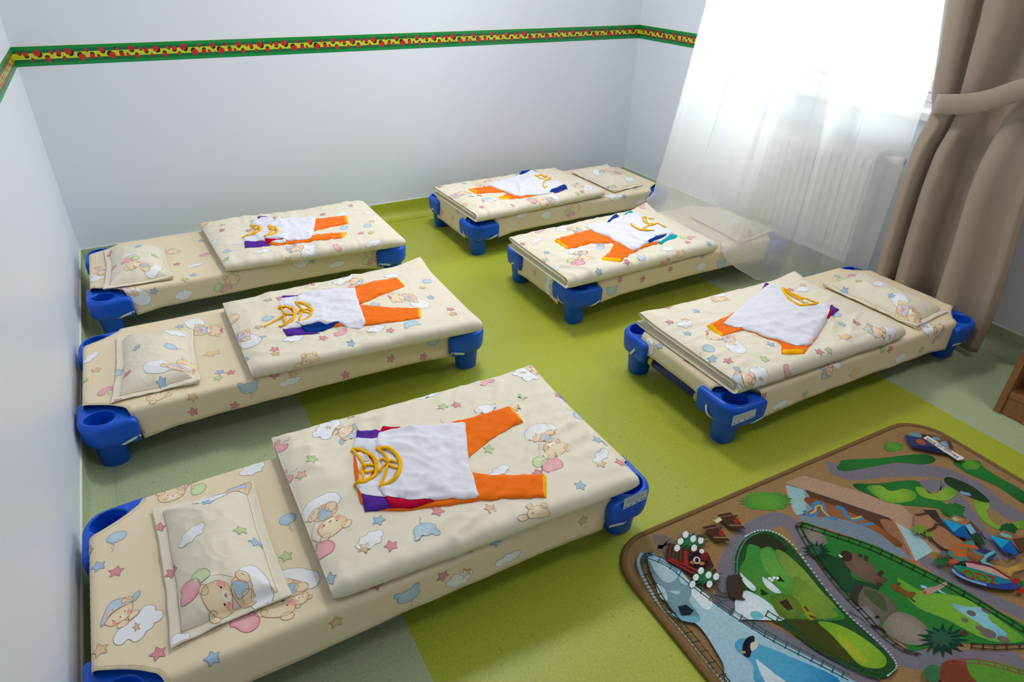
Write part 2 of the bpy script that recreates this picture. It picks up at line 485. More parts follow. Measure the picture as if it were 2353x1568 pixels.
def b_hood(m, t):
    cm = lambda p: t(catmull(p, 4))
    m.fill(cm([(415, 1150), (450, 1115), (500, 1060), (560, 990), (580, 930), (640, 895), (700, 895), (715, 925), (770, 915), (800, 945), (780, 1000), (740, 1020), (735, 1060), (685, 1105), (675, 1150), (610, 1205), (540, 1195), (490, 1250), (430, 1260), (395, 1225)]), CLOUD, INKG, layer=.5)
    m.fill(cm([(450, 870), (480, 815), (505, 805), (518, 825), (500, 875), (465, 905)]), BLUE, INK, layer=.8)
    m.fill(cm([(265, 1125), (290, 1060), (350, 990), (420, 935), (465, 910), (485, 950), (480, 1000), (450, 1050), (400, 1090), (340, 1130), (300, 1135)]), BEAR, INK, layer=1.2, c2=BEARL)
    m.fill(cm([(228, 1145), (232, 1030), (255, 955), (310, 915), (365, 895), (430, 890), (465, 905), (400, 945), (340, 990), (290, 1050), (262, 1120), (250, 1150)]), BLUE, INK, layer=1.8, c2=BLUEL)
    m.fill(cm([(360, 925), (375, 890), (430, 868), (465, 878), (460, 900), (420, 910), (375, 935)]), BEAR, INK, layer=2.4)
    m.fill(cm([(256, 1070), (268, 1025), (303, 1000), (290, 1035), (262, 1078)]), BEARL, INK, layer=2.4)
    m.fill(cm([(490, 985), (540, 955), (560, 965), (545, 1000), (500, 1045), (475, 1035)]), BEAR, INK, layer=2.2, c2=BEARL)
    m.fill(cm([(395, 1105), (440, 1060), (485, 1055), (490, 1080), (455, 1110), (405, 1135)]), BEAR, INK, layer=2.2, c2=BEARL)
    st = []
    for i in range(10):
        a = i * PI / 5 + .3; r = 40 if i % 2 == 0 else 19; st.append((582 + r * math.cos(a), 1088 + r * math.sin(a)))
    m.fill(t(catmull(st, 3)), C_ST['t'], INK, layer=1.4)
    m.fill(t(ell(462, 985, 20, 22)), rgb(244, 168, 160), None, layer=1.9); m.fill(t(ell(358, 1100, 24, 20)), rgb(244, 168, 160), None, layer=1.9)
    m.fill(t(ell(415, 1040, 24, 18, -30)), rgb(248, 240, 228), None, layer=1.9)
    m.fill(t(ell(398, 1043, 12, 9, 20, 10)), rgb(196, 150, 120), None, layer=2.5)
    for e in ((422, 988), (335, 1085)): m.fill(t(ell(e[0], e[1], 6, 6, 0, 8)), rgb(70, 55, 55), None, layer=2.6)

def b_two(m, t):
    cm = lambda p: t(catmull(p, 4))
    m.fill(cm([(800, 1080), (815, 1048), (870, 1033), (905, 1050), (930, 1085), (935, 1115), (942, 1150), (920, 1185), (890, 1205), (850, 1215), (825, 1190), (845, 1150), (840, 1100)]), CLOUD, INKG, layer=.5)
    m.fill(t(ell(608, 1080, 50, 35, -12)), GRN, rgb(110, 140, 80), layer=.8, c2=GRNL)
    m.fill(cm([(488, 1175), (493, 1145), (500, 1128), (496, 1110), (520, 1090), (550, 1083), (590, 1088), (603, 1115), (600, 1140), (575, 1175), (535, 1195), (500, 1192)]), PINK, rgb(170, 80, 105), layer=1.3, c2=PINKL)
    m.line(t(catmull([(600, 1130), (640, 1100), (690, 1088), (765, 1098)], 5, False)), INKG, .0008)
    m.fill(cm([(755, 1120), (775, 1098), (810, 1080), (850, 1110), (850, 1160), (820, 1195), (780, 1195), (750, 1165)]), BEAR, INK, layer=1.0)
    m.fill(cm([(760, 1122), (800, 1108), (830, 1120), (832, 1145), (800, 1165), (772, 1175), (758, 1150)]), BLUE, INK, layer=1.6)
    m.fill(t(ell(815, 1093, 36, 24, 20)), BEAR, INK, layer=1.9, c2=BEARL); m.fill(t(ell(826, 1168, 34, 26, -20)), BEAR, INK, layer=1.9, c2=BEARL)
    m.fill(t(ell(612, 1150, 26, 22)), BEAR, INK, layer=1.0, c2=BEARL); m.fill(t(ell(642, 1248, 28, 24)), BEAR, INK, layer=1.0, c2=BEARL)
    m.fill(cm([(600, 1165), (630, 1135), (690, 1115), (735, 1130), (745, 1170), (728, 1215), (680, 1247), (635, 1235), (608, 1205)]), BEAR, INK, layer=1.5, c2=BEARL)
    m.fill(t(ell(718, 1168, 22, 20)), rgb(248, 238, 226), None, layer=2.2)
    m.fill(t(ell(714, 1168, 8, 9, 0, 10)), rgb(190, 140, 115), None, layer=2.7)
    m.fill(t(ell(703, 1130, 22, 14)), rgb(244, 168, 160), None, layer=2.2); m.fill(t(ell(724, 1205, 18, 16)), rgb(244, 168, 160), None, layer=2.2)
    for e in ((700, 1142), (700, 1200)): m.fill(t(ell(e[0], e[1], 5, 5, 0, 8)), rgb(70, 55, 55), None, layer=2.7)

def b_scarf(m, t):
    cm = lambda p: t(catmull(p, 4))
    m.fill(cm([(622, 448), (640, 430), (680, 420), (722, 425), (737, 445), (728, 462), (738, 478), (700, 492), (660, 478), (640, 470)]), CLOUD, INKG, layer=.5)
    m.fill(cm([(680, 470), (700, 452), (735, 462), (752, 478), (745, 505), (715, 514), (690, 508), (675, 490)]), BEAR, INK, layer=1.0)
    m.fill(cm([(705, 470), (735, 468), (750, 480), (740, 500), (715, 500)]), rgb(196, 206, 236), INKG, layer=1.5)
    m.fill(t(ell(718, 486, 9, 7)), rgb(236, 150, 160), None, layer=1.9)
    m.fill(t(ell(690, 462, 14, 8, 20)), BEAR, INK, layer=1.7, c2=BEARL); m.fill(t(ell(688, 505, 13, 8, -10)), BEAR, INK, layer=1.7, c2=BEARL)
    m.fill(t(ell(822, 460, 13, 9)), BEAR, INK, layer=1.0, c2=BEARL); m.fill(t(ell(808, 511, 13, 8)), BEAR, INK, layer=1.0, c2=BEARL)
    m.fill(cm([(745, 485), (755, 465), (790, 456), (825, 465), (832, 488), (815, 508), (785, 515), (755, 505)]), BEAR, INK, layer=1.5, c2=BEARL)
    m.fill(cm([(820, 482), (838, 474), (834, 486), (838, 498), (820, 490)]), rgb(220, 110, 130), None, layer=2.2)
    m.fill(t(ell(770, 472, 9, 6)), rgb(244, 168, 160), None, layer=2.0); m.fill(t(ell(765, 500, 9, 6)), rgb(244, 168, 160), None, layer=2.0)
    m.fill(t(ell(757, 487, 8, 7)), rgb(248, 238, 226), None, layer=2.0)
    for e in ((778, 478), (775, 497)): m.fill(t(ell(e[0], e[1], 2.2, 1.6, 0, 8)), rgb(70, 55, 55), None, layer=2.6)

HOOD, t_h = traced(160, 1160, 1 / 3.843, 0.197, (600, 1080), b_hood)
TWOB, t_t = traced(180, 820, 0.47704, 0.240, (880, 1125), b_two)
SCARF, t_s = traced(170, 560, 0.408, 0.197, (675, 452), b_scarf)
def ang(t, a, b):
    p, q = t([a])[0], t([b])[0]; return math.atan2(q[1] - p[1], q[0] - p[0])
A_HOOD = ang(t_h, (600, 1080), (400, 1040)); A_TWOB = ang(t_t, (880, 1125), (680, 1180)); A_SCARF = ang(t_s, (675, 452), (795, 485))
M_ST = {k: m_star(c) for k, c in C_ST.items()}
M_CL = [m_cloud(0), m_cloud(1)]
M_BALL = dict(b=m_ball(BLUE, BLUEL), g=m_ball(GRN, GRNL), p=m_ball(PINK, PINKL))
M_BEAN = dict(p=m_bean(PINK, PINKL), b=m_bean(BLUE, BLUEL), g=m_bean(GRN, GRNL))
M_BB = dict(b=m_bearball(BLUE, BLUEL), p=m_bearball(PINK, PINKL))
M_HEAD, M_PEEK, M_SB = m_head(), m_peek(), m_starball()

def draw_list(pr, surf, x0, y0, sc, items):
    """items are placed where the photograph shows them on this cloth"""
    P = lambda x, y: surf.px(x0 + x * sc, y0 + y * sc)
    for k, it in enumerate(items):
        kind = it[0]
        if kind in ('hood', 'twob', 'scarf'):
            a = P(it[1], it[2]); b = P(it[3], it[4])
            r = math.atan2(b[1] - a[1], b[0] - a[0])
            m, a0 = dict(hood=(HOOD, A_HOOD), twob=(TWOB, A_TWOB), scarf=(SCARF, A_SCARF))[kind]
            m.draw(pr, a[0], a[1], r - a0, it[5] if len(it) > 5 else 1.0)
            continue
        a = P(it[1], it[2])
        if kind in ('st', 'ball', 'bean', 'bb'):
            m = dict(st=M_ST, ball=M_BALL, bean=M_BEAN, bb=M_BB)[kind][it[3]]
            rot = it[4] if len(it) > 4 else (k * 47) % 72 - 36
        else:
            m = dict(cl=M_CL[k % 2], head=M_HEAD, peek=M_PEEK, sb=M_SB)[kind]
            rot = it[3] if len(it) > 3 else 0
        m.draw(pr, a[0], a[1], math.radians(rot), it[5] if len(it) > 5 else 1.0)

# ------------------------------------------------------------------ the setting
def struct(name, mb, m, **k):
    o = mb.obj(name, m, **k); o['kind'] = 'structure'; return o

struct('floor', MB().box((-0.3, YF - 0.3, -0.1), (W + 0.35, 0.3, 0.0)), MAT['vinyl'])
struct('ceiling', MB().box((-0.3, YF - 0.3, CEIL), (W + 0.35, 0.3, CEIL + 0.12)), MAT['ceil'])
struct('wall_back', MB().box((-0.3, 0.0, 0.0), (W + 0.35, 0.3, CEIL)), MAT['wall'])
struct('wall_left', MB().box((-0.3, YF, 0.0), (0.0, 0.0, CEIL)), MAT['wall'])
struct('wall_front', MB().box((-0.3, YF - 0.3, 0.0), (W + 0.35, YF, CEIL)), MAT['wall'])
# window wall with its opening
WY0, WY1, WZ0, WZ1 = -2.02, -0.775, 0.832, 2.25
TH = 0.32
wr = MB()
for a, b in (((W, YF, 0), (W + TH, 0, WZ0)), ((W, YF, WZ1), (W + TH, 0, CEIL)), ((W, WY1, WZ0), (W + TH, 0, WZ1)),
             ((W, YF, WZ0), (W + TH, WY0, WZ1))): wr.box(a, b)
struct('wall_right', wr, MAT['wall'])

def window(name, y0, y1, lights):
    e = empty(name, (W + 0.22, (y0 + y1) / 2, WZ0)); e['kind'] = 'structure'
    xf0, xf1 = W + 0.20, W + 0.27
    f = MB()
    f.box((xf0, y0, WZ0), (xf1, y0 + 0.05, WZ1)); f.box((xf0, y1 - 0.05, WZ0), (xf1, y1, WZ1))
    f.box((xf0, y0 + 0.05, WZ0), (xf1, y1 - 0.05, WZ0 + 0.045)); f.box((xf0, y0 + 0.05, WZ1 - 0.05), (xf1, y1 - 0.05, WZ1))
    for i in range(len(lights) - 1):
        f.box((xf0, lights[i + 1][1] + 0.045, WZ0 + 0.045), (xf1, lights[i][0] - 0.045, WZ1 - 0.05))
    bevel(f.obj('window_frame', MAT['pvc'], e), 0.006)
    for (a, b, zb) in lights:
        s = MB(); x0, x1 = xf0 - 0.012, xf1 - 0.02
        s.box((x0, a - 0.045, zb - 0.05), (x1, a, WZ1 - 0.06)); s.box((x0, b, zb - 0.05), (x1, b + 0.045, WZ1 - 0.06))
        s.box((x0, a, zb - 0.05), (x1, b, zb)); s.box((x0, a, WZ1 - 0.12), (x1, b, WZ1 - 0.06))
        so = bevel(s.obj('sash', MAT['pvc'], e), 0.005)
        MB().box((xf0 + 0.02, a, zb), (xf0 + 0.026, b, WZ1 - 0.12)).obj('pane', MAT['glass'], so)
    sl = MB().box((W - 0.035, y0 - 0.04, WZ0 - 0.03), (W + 0.20, y1 + 0.04, WZ0 + 0.004))
    bevel(sl.obj('window_sill', MAT['sill'], e), 0.006)
window('window_1', WY0, WY1, [(-1.08, -0.855, 0.885), (-1.50, -1.22, 0.93), (-1.92, -1.62, 0.93)])

# coved vinyl skirting, one per wall, with its white sealant bead
def cove(name, pts_fn):
    prof = [(0.0, COVE + 0.001), (0.004, COVE), (0.004, 0.052)]
    for i in range(9):
        a = (PI / 2) * i / 8
        prof.append((0.052 - 0.048 * math.cos(a), 0.0515 - 0.048 * math.sin(a) - 0.0005 * 1))
    prof.append((0.062, 0.0012)); prof.append((0.0, 0.0005))
    v = []; f = []; n = len(prof)
    a, b = pts_fn(prof)
    v = a + b
    for i in range(n):
        j = (i + 1) % n; f.append((i, j, n + j, n + i))
    o = mesh_obj(name, v, f, MAT['vinyl'], smooth=False); o['kind'] = 'structure'
    bm = bmesh.new(); bm.from_mesh(o.data); bmesh.ops.recalc_face_normals(bm, faces=bm.faces); bm.to_mesh(o.data); bm.free()
    o.data.shade_smooth() if hasattr(o.data, 'shade_smooth') else None
    md = o.modifiers.new('edges', 'EDGE_SPLIT'); md.split_angle = 0.7
    return o
cove('baseboard_back', lambda p: ([(d, -d, z) for d, z in p], [(W - d, -d, z) for d, z in p]))
cove('baseboard_left', lambda p: ([(d, -d, z) for d, z in p], [(d, YF + d, z) for d, z in p]))
cove('baseboard_right', lambda p: ([(W - d, -d, z) for d, z in p], [(W - d, YF + d, z) for d, z in p]))
b = struct('trim_1', MB().box((0, -0.003, COVE), (W, 0.0, COVE + 0.005)), MAT['caulk'])
b = struct('trim_2', MB().box((0, YF, COVE), (0.003, -0.003, COVE + 0.005)), MAT['caulk'])
b = struct('trim_3', MB().box((W - 0.003, YF, COVE), (W, -0.003, COVE + 0.005)), MAT['caulk'])

# ------------------------------------------------------------------ ladybird border
L_GR, L_DK, L_YE, L_RED, L_BLK = rgb(0, 140, 62), rgb(0, 104, 56), rgb(196, 206, 30), rgb(206, 34, 46), rgb(30, 26, 30)
LB = [(205, 580, 24, -50), (280, 595, 36, -80), (180, 655, 34, 110), (355, 650, 23, 60), (405, 580, 47, -40), (520, 635, 37, 95), (552, 565, 24, -50), (632, 575, 36, -100), (695, 630, 23, 50), (745, 562, 48, -40),
      (885, 607, 46, 130), (930, 540, 22, -60), (1000, 597, 34, 80), (1072, 607, 22, 120), (1100, 540, 37, -60), (1208, 590, 46, 140), (1258, 525, 22, 130), (1318, 580, 33, 100), (1387, 590, 21, 120), (1418, 525, 36, -80)]
LBW = []
for (cx, cy, r, a) in LB:
    p = at_y(cx / 4.706, cy / 4.706, 0.0)
    q = at_y((cx + r) / 4.706, cy / 4.706, 0.0)
    LBW.append((p.x, p.z, (q - p).length, a))
LB_PER = at_y(1685 / 4.706, 515 / 4.706, 0.0).x - at_y(405 / 4.706, 580 / 4.706, 0.0).x

def border(name, F, u0, u1):
    pr = Print(F, sp=0.05, off=0.0, step=0.00008)
    h = ZT - ZB
    def stripe(a, b, c, L): 
        n = max(2, int((u1 - u0) / 0.1)); vs = []; fs = []
        for i in range(n + 1):
            u = u0 + (u1 - u0) * i / n; vs += [(u, ZB + a * h), (u, ZB + b * h)]
        for i in range(n): fs.append((2 * i, 2 * i + 2, 2 * i + 3, 2 * i + 1))
        pr.add(vs, fs, c, L)
    stripe(-.006, 0, rgb(40, 110, 190), 1); stripe(1.0, 1.012, L_YE, 1)
    stripe(0, 1, L_GR, 1); stripe(0.17, 0.82, L_DK, 2); stripe(0.345, 0.655, L_YE, 3)
    r = random.Random(5); u = u0
    pr.sp = 0.004
    while u < u1:
        z = ZB + h * r.uniform(.37, .63)
        pr.poly(ell(u, z, .0013, .0011, n=6), r.choice([rgb(150, 70, 30), rgb(230, 230, 80), rgb(120, 120, 20)]), 4); u += 0.006
    k0 = int(math.floor((u0 - 0.4) / LB_PER)) - 1
    for k in range(k0, k0 + int((u1 - u0) / LB_PER) + 4):
        for (x, z, rr, a) in LBW:
            x += k * LB_PER
            if x - rr < u0 or x + rr > u1: continue
            t = math.radians(a); dx, dz = math.cos(t), math.sin(t)
            pr.sp = 0.006
            pr.poly(ell(x + dx * rr * .52, z + dz * rr * .52, rr * .62, rr * .74, a, 16), L_BLK, 5)
            pr.poly(ell(x - dx * rr * .22, z - dz * rr * .22, rr * .80, rr * .84, a, 16), L_RED, 6)
            nx, nz = -dz, dx
            for (p, q) in ((-.55, .35), (-.55, -.35), (-.1, .5), (-.1, -.5), (-.3, .12), (.25, .25), (.25, -.25), (-.8, .05)):
                pr.poly(ell(x + (dx * (p - .1) + nx * q) * rr, z + (dz * (p - .1) + nz * q) * rr, rr * .09, rr * .09, 0, 6), L_BLK, 7)
            pr.stroke([(x - dx * rr * .9, z - dz * rr * .9), (x + dx * rr * .55, z + dz * rr * .40)], rr * .05, rgb(120, 10, 20), 7)
    o = mesh_obj(name, pr.v, pr.f, MAT['border'], cols=pr.c, smooth=False); o['kind'] = 'structure'
    return o
border('trim_4', lambda u, z: Vector((u, -0.0006, z)), 0.0, W)
border('trim_5', lambda u, z: Vector((0.0006, u, z)), -3.4, 0.0)
border('trim_6', lambda u, z: Vector((W - 0.0006, -u, z)), 0.0, -WY1 - 0.02)

# ------------------------------------------------------------------ stacking cots
CA, CB = 0.66, 0.300          # outer half length and half width
ZTOP = 0.176
HC = (-0.600, -0.246)         # centre of the stacking socket
FC = (-0.595, -0.226)         # centre of the foot
def round_poly(pts, rad):
    out = []; k = len(pts)
    for i in range(k):
        p = Vector(pts[i]); a = Vector(pts[i - 1]); c = Vector(pts[(i + 1) % k]); r = rad[i]
        if r <= 0: out.append(tuple(p)); continue
        u = (a - p).normalized(); v = (c - p).normalized()
        th = math.acos(max(-1, min(1, u.dot(v)))); d = r / math.tan(th / 2)
        s, e = p + u * d, p + v * d
        cen = p + (u + v).normalized() * (r / math.sin(th / 2))
        for j in range(9):
            w = s.lerp(e, j / 8) - cen; out.append(tuple(cen + w.normalized() * r))
    return out
PLAN = round_poly([(-CA, -.135), (-CA, -CB), (-.503, -CB), (-.503, -.245), (-.555, -.178), (-.61, -.135)], [.012, .066, .010, .012, .03, .012])
def polar(poly, c, n):
    out = []
    for i in range(n):
        a = 2 * PI * i / n; d = (math.cos(a), math.sin(a)); best = 0
        for j in range(len(poly)):
            p, q = poly[j], poly[(j + 1) % len(poly)]
            ex, ey = q[0] - p[0], q[1] - p[1]; den = d[0] * ey - d[1] * ex
            if abs(den) < 1e-12: continue
            t = ((p[0] - c[0]) * ey - (p[1] - c[1]) * ex) / den; u = ((p[0] - c[0]) * d[1] - (p[1] - c[1]) * d[0]) / den
            if t > 0 and -1e-9 <= u <= 1 + 1e-9: best = max(best, t)
        out.append(best)
    return out
NP = 96
RAD = polar(PLAN, HC, NP)
def corner_mesh():
    loops = []
    def loop(fn, z):
        loops.append([(*fn(2 * PI * i / NP, i), z) for i in range(NP)])
    blk = lambda off, sh=0.0: (lambda a, i: (HC[0] + (RAD[i] - off) * math.cos(a), HC[1] + (RAD[i] - off) * math.sin(a)))
    def sup(c, rx, ry, e=2.6):
        def fn(a, i):
            ca, sa = math.cos(a), math.sin(a); r = (abs(ca / rx) ** e + abs(sa / ry) ** e) ** (-1 / e)
            return (c[0] + r * ca, c[1] + r * sa)
        return fn
    loop(sup(HC, .030, .030, 2), .095); loop(sup(HC, .039, .036, 2), .150); loop(sup(HC, .042, .038, 2), ZTOP - .003); loop(sup(HC, .045, .041, 2), ZTOP)
    loop(blk(.018), ZTOP)
    for k in range(1, 6):
        t = k / 5 * PI / 2; loop(blk(.018 * (1 - math.sin(t))), ZTOP - .018 + .018 * math.cos(t))
    loop(blk(.001), .125); loop(blk(.004), .103); loop(blk(.007), .098)
    loop(sup(FC, .047, .043), .098); loop(sup(FC, .045, .041), .090); loop(sup(FC, .038, .035), .006); loop(sup(FC, .034, .031), .0)
    v = [p for l in loops for p in l]; f = []
    for i in range(len(loops) - 1):
        for j in range(NP):
            a = i * NP + j; b = i * NP + (j + 1) % NP; f.append((a, b, b + NP, a + NP))
    f.append(tuple(reversed(range(NP)))[::-1]); f.append(tuple((len(loops) - 1) * NP + j for j in range(NP)))
    return v, f
CV, CF = corner_mesh()
def fix_normals(o, split=0.6):
    bm = bmesh.new(); bm.from_mesh(o.data); bmesh.ops.recalc_face_normals(bm, faces=bm.faces); bm.to_mesh(o.data); bm.free()
    if split:
        md = o.modifiers.new('edges', 'EDGE_SPLIT'); md.split_angle = split
    return o

def make_cot():
    root = empty('stacking_cot', (0, 0, 0))
    for sx in (1, -1):
        for sy in (1, -1):
            fix_normals(mesh_obj('corner_leg', [(x * sx, y * sy, z) for x, y, z in CV], CF, MAT['blue'], root), 0.55)
    for sy in (-1, 1):
        MB().tube([(-.53, sy * .250, .142), (.53, sy * .250, .142)], .014, 12).obj('side_rail', MAT['navybar'], root, smooth=True)
    for sx in (-1, 1):
        eb = MB().tube([(sx * .618, -.150, .110), (sx * .618, .150, .110)], .0215, 14).obj('end_rail', MAT['navybar'], root, smooth=True)
        for sy in (-1, 1):
            MB().tube([(sx * .618, sy * .112, .110), (sx * .618, sy * .132, .110)], .0235, 14).obj('rail_ring', MAT['yellow_ring'], eb, smooth=True)
    # canvas: a rectangle with its corners cut round the sockets
    pts = []
    for qx, qy in ((-1, -1), (1, -1), (1, 1), (-1, 1)):
        arc = [(.632, .165), (.60, .185), (.572, .19), (.545, .205), (.53, .225), (.52, .262)]
        if qx * qy < 0: arc = arc[::-1]
        pts += [(qx * a, qy * b) for a, b in arc]
    v2, f2 = tri2d(pts, .05)
    n = len(v2)
    v = [(x, y, .1885) for x, y in v2] + [(x, y, .1860) for x, y in v2]
    edges = {}
    for q in f2:
        for i in range(3): edges[(q[i], q[(i + 1) % 3])] = 1
    f = list(f2) + [tuple(n + i for i in reversed(q)) for q in f2] + [(b, a, n + a, n + b) for (a, b) in edges if (b, a) not in edges]
    mesh_obj('canvas', v, f, MAT['canvas'], root, smooth=False)
    return root

def copy_tree(o, parent=None):
    c = o.copy(); COL.objects.link(c)
    if parent is not None: c.parent = parent
    for ch in [x for x in bpy.data.objects if x.parent == o]: copy_tree(ch, c)
    return c

COTS = dict(A=(.6979, -.5328, 0.0), B=(.6698, -1.3925, -.0096), C=(.6799, -2.3383, 0.0),
            D=(2.3833, -.4500, .0098), E=(2.4236, -1.2953, .0050), F=(2.4237, -2.2043, -.0221))
PLACE = dict(
    A='in the back left corner',
    B='in the middle of the left row',
    C='nearest the camera',
    D='along the back wall beside the sheer',
    E='with its head under the sheer',
    F='by the taupe drape and rug')
proto = make_cot()
COT = {}
for i, (k, (x, y, t)) in enumerate(COTS.items()):
    o = proto if i == 0 else copy_tree(proto)
    o.location = (x, y, 0); o.rotation_euler.z = t
    COT[k] = tag(o, 'low cot with blue corner legs ' + PLACE[k], 'cot', 'stacking cots')

class Frame:
    """a cot's own axes"""
    def __init__(s, k):
        s.x, s.y, s.t = COTS[k]; s.c, s.s = math.cos(s.t), math.sin(s.t)
    def w(s, p): return Vector((s.x + s.c * p[0] - s.s * p[1], s.y + s.s * p[0] + s.c * p[1], p[2]))
    def l(s, p): dx, dy = p[0] - s.x, p[1] - s.y; return Vector((s.c * dx + s.s * dy, -s.s * dx + s.c * dy, p[2]))
    def ray(s, px, py):
        v = ray(px, py); return s.l(CAM), Vector((s.c * v.x + s.s * v.y, -s.s * v.x + s.c * v.y, v.z))

def sticker(k, quad, face):
    """paper label on a corner leg: quad of pixels on the leg's near face"""
    fr = Frame(k); P = []
    for q in quad:
        o, v = fr.ray(*q); P.append(o + v * ((-CB - .0008 - o.y) / v.y))
    root = COT[k]
    v = []; f = []; c = []
    def qd(a0, a1, b0, b1, col, d):
        n = len(v)
        for (a, b) in ((a0, b0), (a1, b0), (a1, b1), (a0, b1)):
            p = P[3].lerp(P[2], a).lerp(P[0].lerp(P[1], a), b); v.append((p.x, p.y - d, p.z)); c.append(col)
        f.append((n, n + 1, n + 2, n + 3))
    qd(0, 1, 0, 1, rgb(205, 216, 226), 0)
    r = random.Random(3)
    for i in range(7):
        qd(.08, r.uniform(.75, .94), .40 + i * .075, .425 + i * .075, rgb(164, 176, 190), .0002)
    for (a, w, col) in ((.06, .10, rgb(90, 110, 140)), (.28, .06, rgb(40, 45, 60)), (.50, .12, rgb(60, 60, 80)), (.72, .08, rgb(120, 60, 70)), (.84, .12, rgb(60, 90, 150))):
        qd(a, a + w, .12, .22, col, .0002)
    me = bpy.data.meshes.new('sticker'); me.from_pydata([tuple(p) for p in v], [], f); me.materials.append(MAT['sticker'])
    ca = me.color_attributes.new('Col', 'FLOAT_COLOR', 'POINT'); ca.data.foreach_set('color', [x for q in c for x in q])
    o = bpy.data.objects.new('sticker', me); COL.objects.link(o); o.parent = root; o['label'] = 'pale printed paper label on the corner leg'
z7 = lambda x, y: (1400 + x * .19134, 720 + y * .19134)
z8 = lambda x, y: (1380 + x * .1403, 1020 + y * .1403)
sticker('F', [z7(1490, 1240), z7(1770, 1148), z7(1745, 1245), z7(1468, 1358)], 'near')
sticker('C', [z8(393, 910), z8(770, 745), z8(755, 895), z8(370, 1085)], 'near')

# ------------------------------------------------------------------ fitted sheets
HX, HY, ZS, RF = 0.640, 0.275, 0.196, 0.014
def fold1(v, h):
    a = abs(v); s = 1 if v >= 0 else -1; q = RF * PI / 2
    if a <= h - RF: return v, 0.0
    if a <= h - RF + q:
        th = (a - (h - RF)) / RF; return s * (h - RF + RF * math.sin(th)), RF * (1 - math.cos(th))
    d = a - (h - RF) - q
    return s * (h + 0.05 * d), RF + d
class Sheet:
    def __init__(s, k, drop=(.085, .085, .085, .085), seed=0):
        s.k = k; s.fr = Frame(k); s.drop = drop; s.seed = seed       # drops: left end, right end, near, far
    def loc(s, x, y):
        fx, dx = fold1(x, HX); fy, dy = fold1(y, HY)
        sag = -.004 * max(0, 1 - (x / HX) ** 2) * max(0, 1 - (y / HY) ** 2) if dx + dy == 0 else 0
        z = ZS - dx - dy + sag
        w = dy * .05 * noise.noise((x * 9, s.seed, 0)) + .0
        return Vector((fx + dx * .05 * noise.noise((y * 9, 3, s.seed)), fy + (w if y > 0 else -w), z + .0012 * noise.noise((x * 7, y * 16, s.seed))))
    def F(s, x, y): return s.fr.w(s.loc(x, y))
    def px(s, px, py):
        o, v = s.fr.ray(px, py)
        p = o + v * ((ZS - o.z) / v.z)
        q = RF * PI / 2
        if p.y < -HY + RF * .3 and abs(p.x) < HX + .05:
            p = o + v * ((-HY - .002 - o.y) / v.y); return (p.x, -(HY - RF + q) - (ZS - RF - p.z))
        if p.x < -HX + RF * .3:
            p = o + v * ((-HX - .002 - o.x) / v.x); return (-(HX - RF + q) - (ZS - RF - p.z), p.y)
        return (p.x, p.y)
    def outline(s):
        q = RF * PI / 2 - RF
        L, R, N, Fa = s.drop
        pts = []
        def corner(sx, sy, dx, dy):
            ex, ey = HX + q + dx, HY + q + dy
            return [(sx * a, sy * b) for a, b in [(.500, ey + .012), (.508, ey - .03), (.522, HY - .012), (.545, .236), (.578, .213), (.612, .196), (HX, .184), (HX + .03, .178), (ex + .008, .176)]]
        c1 = corner(-1, -1, L, N); c2 = corner(1, -1, R, N); c3 = corner(1, 1, R, Fa); c4 = corner(-1, 1, L, Fa)
        ex = lambda d: HX + q + d
        ey = lambda d: HY + q + d
        near = [(x / 10 * .5, -ey(N) + .006 * (1 - abs(x) / 10)) for x in range(-8, 9, 2)]
        right = [(ex(R), y) for y in (-.1, 0, .1)]
        far = [(-x / 10 * .5, ey(Fa)) for x in range(-8, 9, 2)]
        left = [(-ex(L), y) for y in (.1, 0, -.1)]
        sm = lambda c: catmull(c, 4, False)
        pts = sm(c1[::-1]) + near + sm(c2) + right + sm(c3[::-1]) + far + sm(c4) + left
        return pts

